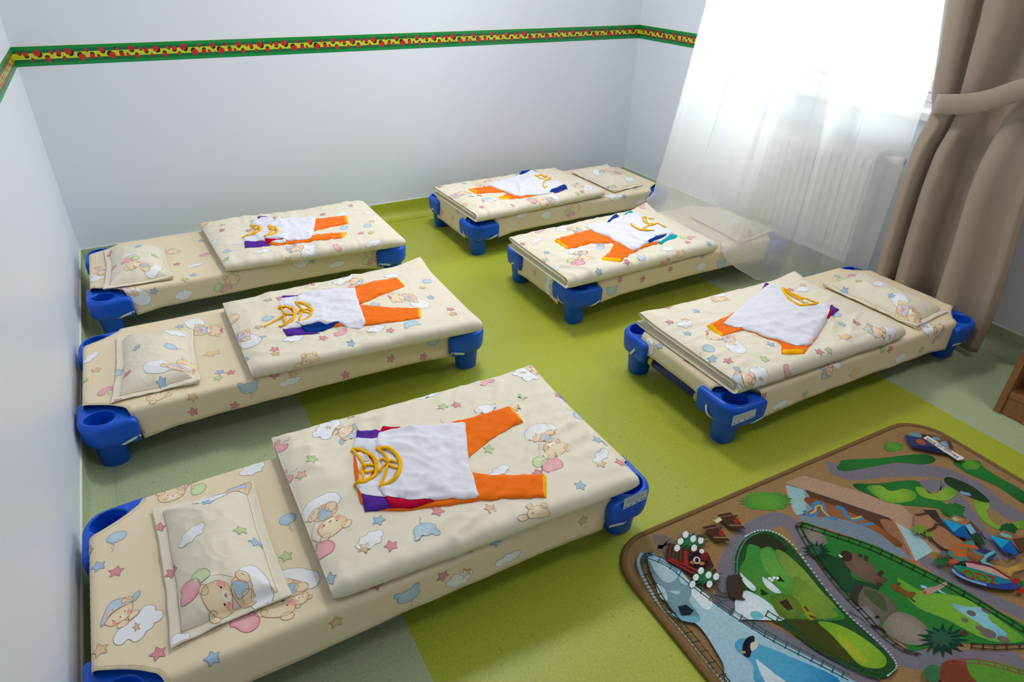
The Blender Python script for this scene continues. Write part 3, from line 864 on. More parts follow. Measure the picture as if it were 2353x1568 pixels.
def make_sheet(k, motifs, drop=(.085,) * 4):
    sh = Sheet(k, drop, seed=ord(k))
    pr = Print(sh.F, sp=.006)
    ol = sh.outline()
    # the cloth itself
    v2, f2 = tri2d(ol, .012)
    base = [sh.F(*p) for p in v2]
    pr.v = [p for p in base]; pr.f = list(f2); pr.c = [CREAM] * len(base)
    # thickness: underside
    n = len(base); E = {}
    for q in f2:
        for i in range(3): E[(q[i], q[(i + 1) % 3])] = 1
    for p2, p in zip(v2, base):
        nn = Vector((0, 0, -.0015)); pl = sh.loc(*p2)
        fx, dx = fold1(p2[0], HX); fy, dy = fold1(p2[1], HY)
        if dx > RF * .5: nn = sh.fr.w(Vector((pl.x - math.copysign(.0018, pl.x), pl.y, pl.z))) - p
        if dy > RF * .5: nn = sh.fr.w(Vector((pl.x, pl.y - math.copysign(.0018, pl.y), pl.z))) - p
        pr.v.append(p + nn); pr.c.append(CREAM)
    pr.f += [tuple(n + i for i in reversed(q)) for q in f2] + [(b, a, n + a, n + b) for (a, b) in E if (b, a) not in E]
    sh.bvh = BVHTree.FromPolygons(base, list(f2))
    pr.clip = lambda x, y: inside((x, y), ol)
    # stitched hem
    hemline = [(a[0] * .988, a[1] * .975) for a in ol]
    pr.stroke(hemline, .0011, rgb(214, 198, 160), 0, True)
    for (x0, y0, sc, items) in motifs: draw_list(pr, sh, x0, y0, sc, items)
    fr = sh.fr; org = fr.w((0, 0, 0)); org.z = ZS
    root = empty('fitted_sheet', org, 'cream bear print fitted sheet on the cot ' + PLACE[k], 'bed sheet', 'fitted sheets')
    mesh_obj('sheet_cloth', pr.v, pr.f, MAT['print'], root, cols=pr.c)
    # elastic loops round the corner legs
    for sx in (-1, 1):
        for sy in (-1, 1):
            d_end = drop[0] if sx < 0 else drop[1]; d_s = drop[2] if sy < 0 else drop[3]
            path = [(-HX - .012, -.176, max(.120, ZS - d_end + .008)), (-CA - .0030, -.198, .116), (-CA - .0016, -.208, .104), (-.648, -.214, .0940), (-.636, -.246, .0935), (-.612, -.272, .0935), (-.580, -.276, .0940), (-.562, -.288, .0955), (-.556, -CB + .0030, .0990), (-.545, -CB - .0022, .1065), (-.506, -HY - .020, ZS - d_s - .001)]
            path = [tuple(p) for p in path]
            w = 0.0042; v = []; f = []
            pp = [fr.w(Vector((p[0] * -sx, p[1] * -sy, p[2]))) for p in path]
            for i, p in enumerate(pp):
                t = (pp[min(i + 1, len(pp) - 1)] - pp[max(i - 1, 0)]).normalized()
                out = (p - fr.w(Vector((.55 * sx, .2 * sy, .13)))).normalized(); sd = t.cross(out).normalized()
                v += [p + sd * w, p - sd * w, p - sd * w + out * .0012, p + sd * w + out * .0012]
            for i in range(len(pp) - 1):
                a = i * 4
                for j in range(4): f.append((a + j, a + (j + 1) % 4, a + 4 + (j + 1) % 4, a + 4 + j))
            fix_normals(mesh_obj('elastic_strap', v, f, MAT['elastic'], root, smooth=False), 0)
    return sh

SHEET_M = {}
Q1 = (180, 820, .47704); Q2 = (600, 820, .38249); Q4 = (170, 560, .408); Q5 = (170, 440, .33574); Q6 = (960, 360, .2465); Q7 = (1140, 440, .306); Q8 = (1400, 580, .3655)
SHEET_M['C'] = [Q1 + ([('ball', 182, 878, 'b', -15), ('st', 97, 1010, 'b'), ('st', 182, 1035, 'p'), ('st', 105, 1415, 't', 10), ('st', 385, 1430, 'p'), ('st', 645, 1452, 'b', 5),
                       ('hood', 290, 1300, 180, 1240), ('bean', 527, 612, 'p', 20), ('ball', 572, 634, 'g', -150), ('head', 450, 665, 0), ('cl', 840, 543, 10),
                       ('ball', 1010, 785, 'b', 0), ('st', 1000, 958, 'g', 0), ('twob', 1075, 1060, 960, 1215), ('head', 1070, 1165, 200, 0, .6), ('st', 1243, 1280, 't', 0), ('bb', 1590, 1150, 'b', 10), ('st', 45, 945, 't')],),
                Q2 + ([('st', 1093, 1320, 'p'), ('st', 1228, 1300, 't'), ('cl', 1190, 1338, 0), ('st', 1418, 1120, 'b'), ('st', 1935, 985, 't'), ('st', 1240, 1150, 'g'), ('st', 690, 1370, 'p'), ('cl', 1480, 1215, 0)],)]
SHEET_M['B'] = [Q4 + ([('bean', 180, 830, 'p', 20), ('st', 55, 770, 'g'), ('st', 125, 712, 't'), ('st', 668, 870, 't'), ('st', 672, 947, 'p'), ('st', 905, 913, 'p'), ('bb', 985, 812, 'b', 0),
                       ('cl', 1215, 780, 0), ('st', 1235, 738, 't'), ('st', 1130, 742, 'p'), ('st', 1530, 740, 'p'), ('st', 1785, 650, 'p'), ('st', 1780, 583, 't'), ('bb', 2025, 545, 'b', 0), ('st', 1967, 635, 'p'),
                       ('st', 820, 722, 'b'), ('st', 882, 725, 'p'), ('st', 812, 757, 'g'), ('sb', 775, 615, 0), ('scarf', 675, 452, 795, 485), ('head', 470, 858, 200), ('st', 595, 465, 'b'), ('st', 2135, 495, 'p'), ('cl', 100, 640, 50), ('cl', 2190, 535, 0), ('st', 370, 1070, 'p')],)]
SHEET_M['A'] = [Q5 + ([('head', 672, 408, -60), ('bean', 900, 428, 'p', 0), ('st', 703, 495, 'p'), ('cl', 830, 503, 10), ('st', 870, 335, 'b'), ('st', 815, 572, 'b'), ('st', 758, 600, 'g'),
                       ('head', 1085, 605, 10), ('ball', 990, 650, 'g', 180), ('bean', 1040, 665, 'p', 0), ('cl', 1555, 495, 0), ('st', 1632, 470, 'b'), ('cl', 750, 712, 0), ('scarf', 455, 715, 335, 680), ('st', 548, 685, 'b'),
                       ('cl', 1800, 503, 0), ('head', 2080, 430, 10), ('ball', 2000, 465, 'g', 180), ('bean', 2040, 480, 'p', 0), ('hood', 95, 590, 160, 570), ('st', 125, 665, 'p'), ('st', 185, 670, 'b'), ('st', 160, 523, 't')],)]
SHEET_M['D'] = [Q6 + ([('bb', 220, 525, 'p', 150), ('st', 330, 572, 't'), ('st', 370, 515, 'g'), ('cl', 975, 550, 0), ('ball', 1393, 512, 'g', 180), ('head', 1472, 482, 10), ('cl', 1200, 547, 0), ('cl', 1865, 390, 20), ('st', 1930, 372, 'b'),
                       ('st', 1360, 205, 'b'), ('st', 1465, 222, 'g'), ('st', 1455, 250, 'p'), ('st', 1385, 255, 'b'), ('cl', 2075, 420, 0), ('st', 2030, 300, 'b'), ('scarf', 1800, 360, 1750, 350), ('bean', 1425, 540, 'p', 0)],)]
SHEET_M['E'] = [Q7 + ([('st', 705, 705, 'b'), ('st', 932, 662, 'p'), ('st', 1100, 660, 'p'), ('st', 1310, 585, 'p'), ('cl', 1540, 570, 0), ('bb', 868, 745, 'b', 0), ('bb', 1690, 545, 'b', 0), ('bb', 160, 560, 'p', 150), ('st', 290, 610, 't'), ('twob', 395, 685, 440, 740), ('st', 1555, 485, 'b')],)]
SHEET_M['F'] = [Q8 + ([('st', 972, 908, 'p'), ('cl', 1065, 960, 0), ('st', 1232, 890, 'g'), ('sb', 1540, 755, 0), ('cl', 1825, 665, 0), ('st', 1725, 615, 'g'), ('st', 1768, 612, 'p'), ('st', 1960, 615, 'g'), ('cl', 255, 590, 30), ('st', 315, 585, 'b'), ('st', 493, 682, 'p'), ('st', 538, 712, 't'),
                       ('hood', 1990, 470, 2090, 485), ('st', 1435, 150, 'b'), ('bean', 1530, 150, 'p', 0), ('ball', 1470, 170, 'g', 100), ('hood', 1405, 690, 1395, 745, .8), ('st', 915, 915, 'g')],)]
SHEETS = {}
DROPS = dict(A=(.085, .085, .082, .085), B=(.085, .085, .080, .085), C=(.085, .085, .088, .085), D=(.104, .085, .080, .085), E=(.104, .085, .080, .085), F=(.046, .085, .092, .085))
for k in COTS: SHEETS[k] = make_sheet(k, SHEET_M[k], DROPS[k])

# ------------------------------------------------------------------ duvets, folded in two
def invbil(q, X, Y, s=.5, t=.5):
    a, b, c, d = q
    for _ in range(8):
        px = (a.x * (1 - s) + b.x * s) * (1 - t) + (d.x * (1 - s) + c.x * s) * t - X
        py = (a.y * (1 - s) + b.y * s) * (1 - t) + (d.y * (1 - s) + c.y * s) * t - Y
        xs = (b.x - a.x) * (1 - t) + (c.x - d.x) * t; ys = (b.y - a.y) * (1 - t) + (c.y - d.y) * t
        xt = (d.x - a.x) * (1 - s) + (c.x - b.x) * s; yt = (d.y - a.y) * (1 - s) + (c.y - b.y) * s
        det = xs * yt - xt * ys
        s -= (px * yt - xt * py) / det; t -= (xs * py - px * ys) / det
    return s, t
def bil(q, s, t):
    a, b, c, d = q
    return (a * (1 - s) + b * s) * (1 - t) + (d * (1 - s) + c * s) * t

class Duvet:
    def __init__(s, k, corners, T=.050, lifts=(0, 0, 0, 0), seed=0, sag=0.0, pl=.16):
        s.pl = pl; s.k = k; s.T = T; s.zb = ZS + .003; s.R = T / 2; s.seed = seed; s.lift = lifts; s.sag = sag
        P = [Vector(at_z(px, py, z)[:2]) for px, py, z in corners]     # far left, far right, near right, near left
        r = s.R * 1.0
        P[2] = P[2] + (P[1] - P[2]).normalized() * r; P[3] = P[3] + (P[0] - P[3]).normalized() * r
        s.q = P
        s.W = ((P[0] - P[3]).length + (P[1] - P[2]).length) / 2; s.L = ((P[0] - P[1]).length + (P[2] - P[3]).length) / 2
    def liftz(s, u, t):
        z = 0
        for (cu, ct), h in zip(((0, 0), (1, 0), (1, 1), (0, 1)), s.lift):
            d = math.hypot((u - cu) * s.L, (t - ct) * s.W); z += h * math.exp(-(d / .07) ** 2)
        return z
    def pinch(s, u):
        d = min(u, 1 - u) * s.L; m = s.pl if u < .5 else .16; return m + (1 - m) * (1 - math.exp(-d / .022))
    def levels(s, u, t):
        """half thickness and mid heights of both layers at (u, t)"""
        p = s.pinch(u); df = max(0, t) * s.W; pf = .16 + .84 * (1 - math.exp(-df / .022))
        h = s.T / 4 * min(p, pf)
        drop = s.T * .20 * (1 - min(p, pf))
        return h, s.zb + s.T * .25 - drop * .8, s.zb + s.T * .75 - drop - .006 * math.sin(PI * u) * 0
    def wrinkle(s, x, y, u, t):
        e = min(1, min(u, 1 - u) * s.L / .04, max(0, t) * s.W / .04 + .15)
        n = noise.noise((x * 4.5 + s.seed, y * 4.5, s.seed)) * .0075
        for a, fx, fy, am, o in ((.5 + s.seed, 4, 17, .0110, 1.0), (1.9 + s.seed * .7, 5, 23, .0080, 5.0), (-.6 + s.seed, 9, 30, .0042, 9.0)):
            c, sn = math.cos(a), math.sin(a); xx, yy = c * x + sn * y, -sn * x + c * y
            m = max(0, .35 + noise.noise((x * 3.1 + o, y * 3.1, s.seed + o)))           # creases come in patches
            r = 1 - min(1, abs(noise.noise((xx * fx, yy * fy, s.seed * 2 + o))) * 3.2)
            n += am * m * (r * r - .25)
        g = max(0.0, 1 - min(u, 1 - u) * s.L / .16)
        n += g * .0090 * noise.noise((x * 3, y * 30, s.seed + 8.0))          # gathers along the seamed ends
        gf = max(0.0, 1 - max(0, t) * s.W / .14)
        n += gf * .0065 * noise.noise((x * 30, y * 3, s.seed + 12.0))
        return n * e
    def top(s, u, t):
        xy = bil(s.q, u, t); h, mb, mt = s.levels(u, t)
        z = mt + h + s.wrinkle(xy.x, xy.y, u, t) + s.liftz(u, t) + .006 * math.sin(PI * min(1, max(0, u))) * math.sin(PI * min(1, max(0, t)))
        return Vector((xy.x, xy.y, z))
    def out_dir(s, u):
        d = (s.q[3] * (1 - u) + s.q[2] * u) - (s.q[0] * (1 - u) + s.q[1] * u); return d.normalized()
    def roll(s, u, a):
        """outer fold, a from 0 (top) to pi (bottom)"""
        p1 = s.top(u, 1.0); h, mb, mt = s.levels(u, 1.0)
        zb = mb - h; zc = (p1.z + zb) / 2; rz = (p1.z - zb) / 2; d = s.out_dir(u)
        wob = 1 + .12 * noise.noise((u * 7, s.seed, 1.0))
        r = rz * wob
        return Vector((p1.x + d.x * r * math.sin(a), p1.y + d.y * r * math.sin(a), zc + rz * math.cos(a)))
    def F(s, X, Y):
        u, t = invbil(s.q, X, Y)
        if u < -0.001 or u > 1.001 or t < -.001: return None
        if t <= 1: return s.top(u, t)
        a = (t - 1) * s.W / s.R
        if a > 2.6: return None
        return s.roll(u, a)
    def px(s, px, py):
        z = s.zb + s.T
        for _ in range(3):
            w = at_z(px, py, z); u, t = invbil(s.q, w.x, w.y)
            if 0 <= u <= 1 and 0 <= t <= 1: z = s.top(u, t).z
        if t <= 1.0: return (w.x, w.y)
        # on the rounded fold: march the view ray onto it
        best = None
        for i in range(25):
            a = i / 24 * 2.4; p = s.roll(min(1, max(0, u)), a); v = p - CAM
            sx = 1176.5 + FPX * v.dot(RX) / v.dot(RZ); sy = 784 + FPX * v.dot(RY) / v.dot(RZ)
            e = abs(sy - py) + .3 * abs(sx - px)
            if best is None or e < best[0]: best = (e, a)
        q = bil(s.q, u, 1.0); d = s.out_dir(u)
        return (q.x + d.x * best[1] * s.R, q.y + d.y * best[1] * s.R)

DUV = {}
def make_duvet(k, corners, motifs, **kw):
    D = Duvet(k, corners, seed=ord(k) - 64.0, **kw); DUV[k] = D
    NU, NT = 90, 64
    us = [.5 - .5 * math.cos(PI * i / NU) if False else i / NU for i in range(NU + 1)]
    us = sorted(set(us + [.004, .009, .016, .024, .976, .984, .991, .996]))
    v = []; f = []; rows = []
    for u in us:
        row = []
        for t in [0, .006, .014, .026] + [i / NT for i in range(3, NT + 1)]: row.append(D.top(u, t))
        for i in range(1, 11): row.append(D.roll(u, PI * i / 10))
        h, mb, mt = D.levels(u, 1)
        for t in (.8, .5, .2, .05, .0):
            xy = bil(D.q, u, t); h, mb, mt = D.levels(u, t); row.append(Vector((xy.x, xy.y, mb - h)))
        for t in (0.0, .05, .2, .5, .8, .95):
            xy = bil(D.q, u, t); h, mb, mt = D.levels(u, t); row.append(Vector((xy.x, xy.y, mb + h + D.liftz(u, t) * .3)))
        h, mb, mt = D.levels(u, 1.0); d = D.out_dir(u); xy = bil(D.q, u, .97); zi, zj = mb + h, mt - h
        for i in range(1, 4):
            a = PI * i / 4; r = max(.002, (zj - zi) / 2 + .003); row.append(Vector((xy.x + d.x * r * math.sin(a) * 2, xy.y + d.y * r * math.sin(a) * 2, (zi + zj) / 2 - (zj - zi) / 2 * math.cos(a))))
        for t in (.95, .8, .5, .2, .05):
            xy = bil(D.q, u, t); h, mb, mt = D.levels(u, t); row.append(Vector((xy.x, xy.y, mt - h + D.liftz(u, t))))
        rows.append(row)
    m = len(rows[0])
    for r in rows: v += r
    for i in range(len(rows) - 1):
        for j in range(m):
            a = i * m + j; b = i * m + (j + 1) % m; f.append((a, b, b + m, a + m))
    f.append(tuple(range(m))); f.append(tuple(reversed([(len(rows) - 1) * m + j for j in range(m)])))
    pr = Print(D.F, sp=.006)
    pr.v = v; pr.f = f; pr.c = [CREAM_W] * len(v)
    for (x0, y0, sc, items) in motifs: draw_list(pr, D, x0, y0, sc, items)
    c = bil(D.q, .5, .5)
    o = mesh_obj('folded_duvet', pr.v, pr.f, MAT['print'], base=(c.x, c.y, D.zb), cols=pr.c)
    D.bvh = BVHTree.FromPolygons(v, [q for q in f if len(q) == 4])
    return tag(o, 'folded bear print duvet on the cot ' + PLACE[k], 'duvet', 'folded duvets')

DM = {}
DM['C'] = [Q2 + ([('bean', 115, 535, 'p', 100), ('hood', 395, 430, 560, 452), ('st', 540, 355, 't'), ('st', 308, 617, 'g'), ('st', 240, 712, 't'), ('twob', 365, 875, 410, 975), ('st', 707, 985, 'b'), ('bb', 985, 1045, 'b', 175),
                  ('cl', 657, 1105, 10), ('st', 625, 1150, 't'), ('st', 782, 1138, 'p'), ('st', 412, 1340, 'b'), ('st', 1090, 302, 'g'), ('st', 1173, 287, 'p'), ('bean', 1357, 160, 'p', 0), ('st', 1567, 242, 'g'), ('cl', 1350, 320, 0), ('hood', 1575, 100, 1650, 80),
                  ('st', 1530, 310, 't'), ('twob', 1680, 445, 1772, 545), ('st', 1367, 560, 'g'), ('cl', 1428, 697, 10), ('st', 1663, 703, 'p'), ('st', 1918, 775, 'b'), ('st', 2022, 500, 'b'), ('cl', 2045, 605, 20), ('st', 2040, 645, 't'), ('st', 2158, 637, 'p'),
                  ('ball', 1900, 350, 'b', 200), ('st', 2080, 515, 'b'), ('st', 1375, 908, 't'), ('peek', 1665, 950, -15), ('st', 1060, 930, 'p'), ('cl', 1010, 232, 0), ('ball', 1100, 430, 'b', 170), ('st', 1790, 235, 'p'), ('bean', 145, 690, 'p', 90)],)]
DM['B'] = [Q4 + ([('cl', 1065, 250, 0), ('st', 1093, 315, 'g'), ('bean', 1330, 228, 'p', 90), ('hood', 1515, 200, 1610, 210), ('st', 1608, 150, 't'), ('ball', 1985, 207, 'b', 190), ('st', 1965, 250, 't'), ('scarf', 1950, 335, 1840, 310), ('st', 2010, 305, 'b'), ('st', 2120, 370, 'p'), ('st', 2135, 398, 't'),
                  ('ball', 1090, 415, 'b', 180), ('st', 1040, 468, 't'), ('head', 895, 425, 90), ('scarf', 1000, 540, 935, 545), ('st', 1060, 527, 'b'), ('st', 1160, 310, 'p'), ('st', 1560, 553, 'b'), ('st', 1130, 597, 'p'), ('st', 1135, 620, 't'), ('cl', 1237, 537, 0), ('bean', 1500, 495, 'p', 190),
                  ('cl', 1700, 483, 0), ('st', 1780, 487, 'p'), ('bb', 1900, 452, 'b', 180), ('ball', 1690, 345, 'b', 180), ('st', 1405, 533, 'p'), ('peek', 1335, 660, 0), ('cl', 1790, 180, 0), ('st', 955, 632, 'b')],)]
DM['A'] = [Q5 + ([('st', 1015, 268, 'p'), ('st', 1015, 232, 't'), ('ball', 1055, 405, 'b', 60), ('cl', 1140, 350, 0), ('hood', 1610, 400, 1495, 395), ('bean', 1808, 378, 'p', 90), ('st', 1490, 470, 't'), ('st', 1375, 180, 'p'), ('st', 1562, 123, 'b'), ('st', 1700, 158, 'p'), ('cl', 1835, 155, 0), ('st', 1895, 100, 'p'),
                  ('ball', 2005, 235, 'b', 180), ('st', 1965, 288, 'p'), ('st', 2030, 285, 'g'), ('cl', 2030, 150, 0), ('st', 2035, 205, 't'), ('cl', 2060, 358, 0), ('st', 1195, 270, 'p'), ('st', 1040, 465, 'g'), ('head', 885, 225, 90), ('cl', 940, 342, 40), ('ball', 1845, 245, 'b', 180), ('cl', 1290, 410, 0), ('st', 1225, 205, 'b')],)]
DM['D'] = [Q6 + ([('bean', 650, 228, 'p', 0), ('st', 433, 250, 'b'), ('st', 205, 285, 'p'), ('st', 595, 470, 'p'), ('st', 895, 455, 'p'), ('st', 498, 372, 'b'), ('st', 578, 362, 'p'), ('scarf', 250, 360, 345, 355), ('head', 410, 445, 0), ('bb', 640, 402, 'b', 180), ('twob', 1300, 385, 1250, 420), ('hood', 1590, 290, 1520, 285), ('st', 930, 152, 'p'), ('st', 720, 185, 'p'), ('st', 1100, 135, 'p'), ('head', 600, 260, 0), ('st', 1535, 325, 'p'), ('st', 1505, 345, 'g'), ('cl', 690, 410, 0)],)]
DM['E'] = [Q7 + ([('bean', 325, 305, 'p', 0), ('hood', 490, 280, 590, 282), ('st', 195, 392, 'p'), ('st', 383, 458, 'b'), ('st', 367, 513, 'g'), ('cl', 308, 370, 20), ('ball', 775, 418, 'b', 180), ('twob', 628, 445, 660, 495), ('st', 597, 550, 'p'), ('st', 980, 527, 'p'), ('st', 790, 603, 'b'), ('cl', 430, 572, 0), ('ball', 1085, 490, 'b', 180), ('peek', 1465, 482, 0), ('bean', 1385, 530, 'p', 180), ('st', 1627, 393, 'b'), ('bean', 1470, 348, 'p', 0), ('ball', 1415, 343, 'g', 90), ('bean', 1100, 120, 'p', 40), ('st', 1440, 382, 'p'), ('cl', 1290, 430, 0)],)]
DM['F'] = [Q8 + ([('st', 547, 370, 'b'), ('st', 367, 348, 'p'), ('st', 380, 435, 'p'), ('st', 478, 428, 't'), ('cl', 475, 452, 0), ('bb', 303, 490, 'b', 0), ('st', 492, 510, 'b'), ('scarf', 800, 595, 735, 560), ('ball', 617, 610, 'b', -90), ('st', 650, 665, 'b'), ('st', 748, 677, 'p'), ('st', 1385, 615, 'g'), ('st', 1322, 628, 'p'), ('sb', 1480, 530, 0), ('hood', 1830, 530, 1720, 505), ('st', 1463, 455, 'b'), ('st', 1555, 447, 'p'), ('ball', 1420, 397, 'b', -60),
                  ('cl', 1220, 232, 0), ('st', 1222, 210, 't'), ('st', 1140, 237, 'p'), ('head', 690, 290, 160), ('bean', 1190, 750, 'p', 90), ('hood', 1010, 795, 890, 795), ('st', 980, 850, 'g'), ('st', 1015, 578, 'b'), ('cl', 690, 270, 0), ('st', 975, 675, 'g')],)]
make_duvet('A', [(458, 510, .24), (835, 457, .245), (934, 552, .235), (520, 622, .215)], DM['A'])
make_duvet('B', [(510, 692, .24), (965, 584, .265), (1112, 742, .240), (580, 868, .215)], DM['B'], lifts=(0, .022, .006, 0))
make_duvet('C', [(622, 1000, .24), (1222, 835, .245), (1478, 1105, .235), (768, 1383, .215)], DM['C'], lifts=(0, .008, 0, 0))
make_duvet('D', [(995, 430, .24), (1275, 383, .245), (1394, 440, .235), (1098, 508, .215)], DM['D'], T=.056, pl=.55)
make_duvet('E', [(1168, 548, .24), (1485, 465, .268), (1655, 568, .228), (1308, 662, .215)], DM['E'], T=.062, pl=.55, lifts=(.004, .028, 0, 0))
make_duvet('F', [(1465, 718, .25), (1825, 622, .262), (2092, 765, .232), (1700, 907, .215)], DM['F'], T=.062, pl=.50, lifts=(.008, .02, 0, 0))

# ------------------------------------------------------------------ pillows
class Pillow:
    def __init__(s, k, corners, seed, curl=(0, 0, 0, 0)):
        s.q = [Vector(at_z(px, py, z)[:2]) for px, py, z in corners]; s.seed = seed; s.curl = curl; s.zb = ZS + .001
        s.L = (s.q[0] - s.q[1]).length; s.W = (s.q[0] - s.q[3]).length
        # the seams pull in a little between the corners
    def xy(s, u, t):
        p = bil(s.q, u, t); c = bil(s.q, .5, .5); bu = 4 * u * (1 - u); bt = 4 * t * (1 - t)
        k = .030
        uu = u + (.5 - u) * k * 2 * bt; tt = t + (.5 - t) * k * bu
        return bil(s.q, uu, tt) + Vector((noise.noise((t * 5, u * 2, s.seed)), noise.noise((u * 5, t * 2, s.seed + 3)))) * .0035
    def z(s, u, t):
        d = min(min(u, 1 - u) * s.L, min(t, 1 - t) * s.W)
        fl = .022
        x, y = u * 7, t * 9
        h = .0045 + .0045 * (noise.noise((x, y, s.seed)) + .5)
        for (cu, ct), c in zip(((0, 0), (1, 0), (1, 1), (0, 1)), s.curl):
            h += c * math.exp(-((math.hypot((u - cu) * s.L, (t - ct) * s.W)) / .05) ** 2)
        if d > fl:
            a = min(1.0, (d - fl) / (min(s.L, s.W) / 2 - fl)); h += .046 * math.sin(a * PI / 2) ** .60
        h += .0030 * noise.noise((u * 5, t * 6, s.seed + 5)) * min(1, d / .03)
        r = 1 - min(1, abs(noise.noise((u * 5 + t * 3, t * 9 - u * 4, s.seed + 7))) * 4)
        h += .0016 * (r * r - .2) * min(1, d / .03)
        return s.zb + max(.002, h)
    def top(s, u, t):
        p = s.xy(u, t); return Vector((p.x, p.y, s.z(u, t)))
    def F(s, X, Y):
        u, t = invbil(s.q, X, Y)
        if not (0 <= u <= 1 and 0 <= t <= 1): return None
        p = bil(s.q, u, t)
        return Vector((s.xy(u, t).x, s.xy(u, t).y, s.z(u, t)))
    def px(s, px, py):
        z = s.zb + .045
        for _ in range(4):
            w = at_z(px, py, z); u, t = invbil(s.q, w.x, w.y); z = s.z(min(1, max(0, u)), min(1, max(0, t)))
        return (w.x, w.y)
PIL = {}
def make_pillow(k, corners, motifs, curl=(0, 0, 0, 0)):
    P = Pillow(k, corners, ord(k) * 1.7, curl)
    N, M = 64, 96; v = []; f = []
    for j in range(M + 1):
        for i in range(N + 1): v.append(P.top(i / N, j / M))
    n = len(v)
    for j in range(M + 1):
        for i in range(N + 1):
            p = v[j * (N + 1) + i]; d = min(i, N - i, j, M - j); v.append(Vector((p.x, p.y, p.z - .0022 if d < 1 else max(P.zb - .0005, min(p.z - .003, P.zb + .003)))))
    for j in range(M):
        for i in range(N):
            a = j * (N + 1) + i; f.append((a, a + N + 1, a + N + 2, a + 1)); f.append((n + a, n + a + 1, n + a + N + 2, n + a + N + 1))
    for i in range(N):
        a = i; f.append((a, a + 1, n + a + 1, n + a)); a = M * (N + 1) + i; f.append((a + 1, a, n + a, n + a + 1))
    for j in range(M):
        a = j * (N + 1); b = a + N + 1; f.append((b, a, n + a, n + b)); a += N; b += N; f.append((a, b, n + b, n + a))
    pr = Print(P.F, sp=.006); pr.v = v; pr.f = f; pr.c = [CREAM_W] * len(v)
    # seam that parts the flange from the filled middle
    ring = []
    fu, ft = .022 / P.L, .022 / P.W
    for a, b in (((fu, ft), (1 - fu, ft)), ((1 - fu, ft), (1 - fu, 1 - ft)), ((1 - fu, 1 - ft), (fu, 1 - ft)), ((fu, 1 - ft), (fu, ft))):
        for i in range(12):
            q = bil(P.q, a[0] + (b[0] - a[0]) * i / 12, a[1] + (b[1] - a[1]) * i / 12); ring.append((q.x, q.y))
    pr.stroke(ring, .0012, rgb(222, 206, 170), 0, True)
    for (x0, y0, sc, items) in motifs: draw_list(pr, P, x0, y0, sc, items)
    c = bil(P.q, .5, .5); PIL[k] = BVHTree.FromPolygons(v[:n], [q for q in f if max(q) < n])
    o = mesh_obj('pillow', pr.v, pr.f, MAT['print'], base=(c.x, c.y, P.zb), cols=pr.c)
    return tag(o, 'flat bear print pillow on the cot ' + PLACE[k], 'pillow', 'bear print pillows')
make_pillow('A', [(237, 572, .213), (375, 560, .213), (400, 640, .205), (238, 667, .203)], [Q5 + ([('twob', 560, 570, 440, 572), ('cl', 365, 438, 0), ('st', 555, 440, 'g'), ('st', 240, 440, 'p'), ('st', 262, 522, 'p'), ('scarf', 440, 358, 480, 350), ('st', 440, 373, 'b')],)], (0, 0, .012, .006))
make_pillow('B', [(265, 770, .213), (442, 750, .213), (462, 878, .205), (253, 927, .203)], [Q4 + ([('scarf', 490, 745, 580, 680), ('st', 345, 590, 'b'), ('ball', 565, 580, 'b', 90), ('bean', 345, 505, 'p', 0), ('ball', 400, 495, 'g', 90), ('ball', 243, 730, 'b', 90), ('st', 290, 737, 'p'), ('st', 500, 805, 'b'), ('cl', 570, 500, 0), ('st', 245, 890, 'p')],)], (0, 0, .012, 0))
make_pillow('C', [(345, 1165, .213), (582, 1100, .213), (672, 1370, .203), (392, 1492, .203)], [Q1 + ([('cl', 545, 858, 20), ('st', 788, 832, 'g'), ('st', 622, 697, 'b'), ('twob', 880, 1125, 680, 1180), ('scarf', 640, 672, 740, 625), ('st', 380, 828, 'p'), ('st', 438, 1050, 'p'), ('st', 865, 895, 'b'), ('cl', 450, 1398, 0)],)], (0, .006, .004, 0))
make_pillow('D', [(1313, 393, .215), (1395, 373, .215), (1478, 425, .203), (1412, 440, .21)], [Q6 + ([('twob', 1660, 165, 1770, 130), ('bean', 1860, 142, 'p', 0), ('ball', 1835, 160, 'g', 90), ('ball', 1565, 108, 'b', 90), ('st', 1765, 272, 'b'), ('st', 1830, 275, 'g'), ('cl', 1970, 258, 0), ('st', 1730, 75, 'b')],)], (.012, 0, 0, .012))
make_pillow('E', [(1585, 492, .215), (1650, 475, .215), (1778, 530, .203), (1705, 558, .21)], [Q7 + ([('scarf', 1780, 235, 1830, 280), ('st', 1700, 180, 'b'), ('st', 1930, 300, 'g')],)], (.006, 0, 0, .010))
make_pillow('F', [(1890, 650, .215), (1985, 620, .22), (2180, 715, .205), (2108, 750, .215)], [Q8 + ([('st', 1470, 250, 'b'), ('st', 1545, 232, 'g'), ('cl', 1690, 198, 0), ('scarf', 1820, 300, 1850, 385), ('st', 1775, 272, 'b'), ('st', 1655, 352, 't'), ('st', 1905, 405, 'p')],)], (.012, .008, 0, .014))

# ------------------------------------------------------------------ clothes laid out on the duvets
class Pile:
    """height of whatever already lies on a bed"""
    def __init__(s, k): s.b = [DUV[k].bvh]; s.z0 = DUV[k].zb + DUV[k].T
    def h(s, x, y):
        z = None
        for b in s.b:
            r = b.ray_cast(Vector((x, y, 1.0)), Vector((0, 0, -1)))
            if r[0] is not None and (z is None or r[0].z > z): z = r[0].z
        return z if z is not None else s.z0 - .02
    def hs(s, x, y, r=.007):
        return max(s.h(x, y), (s.h(x + r, y) + s.h(x - r, y) + s.h(x, y + r) + s.h(x, y - r)) / 4)
    def px(s, px, py):
        z = s.z0
        for _ in range(3):
            w = at_z(px, py, z); z = s.h(w.x, w.y)
        return (w.x, w.y)

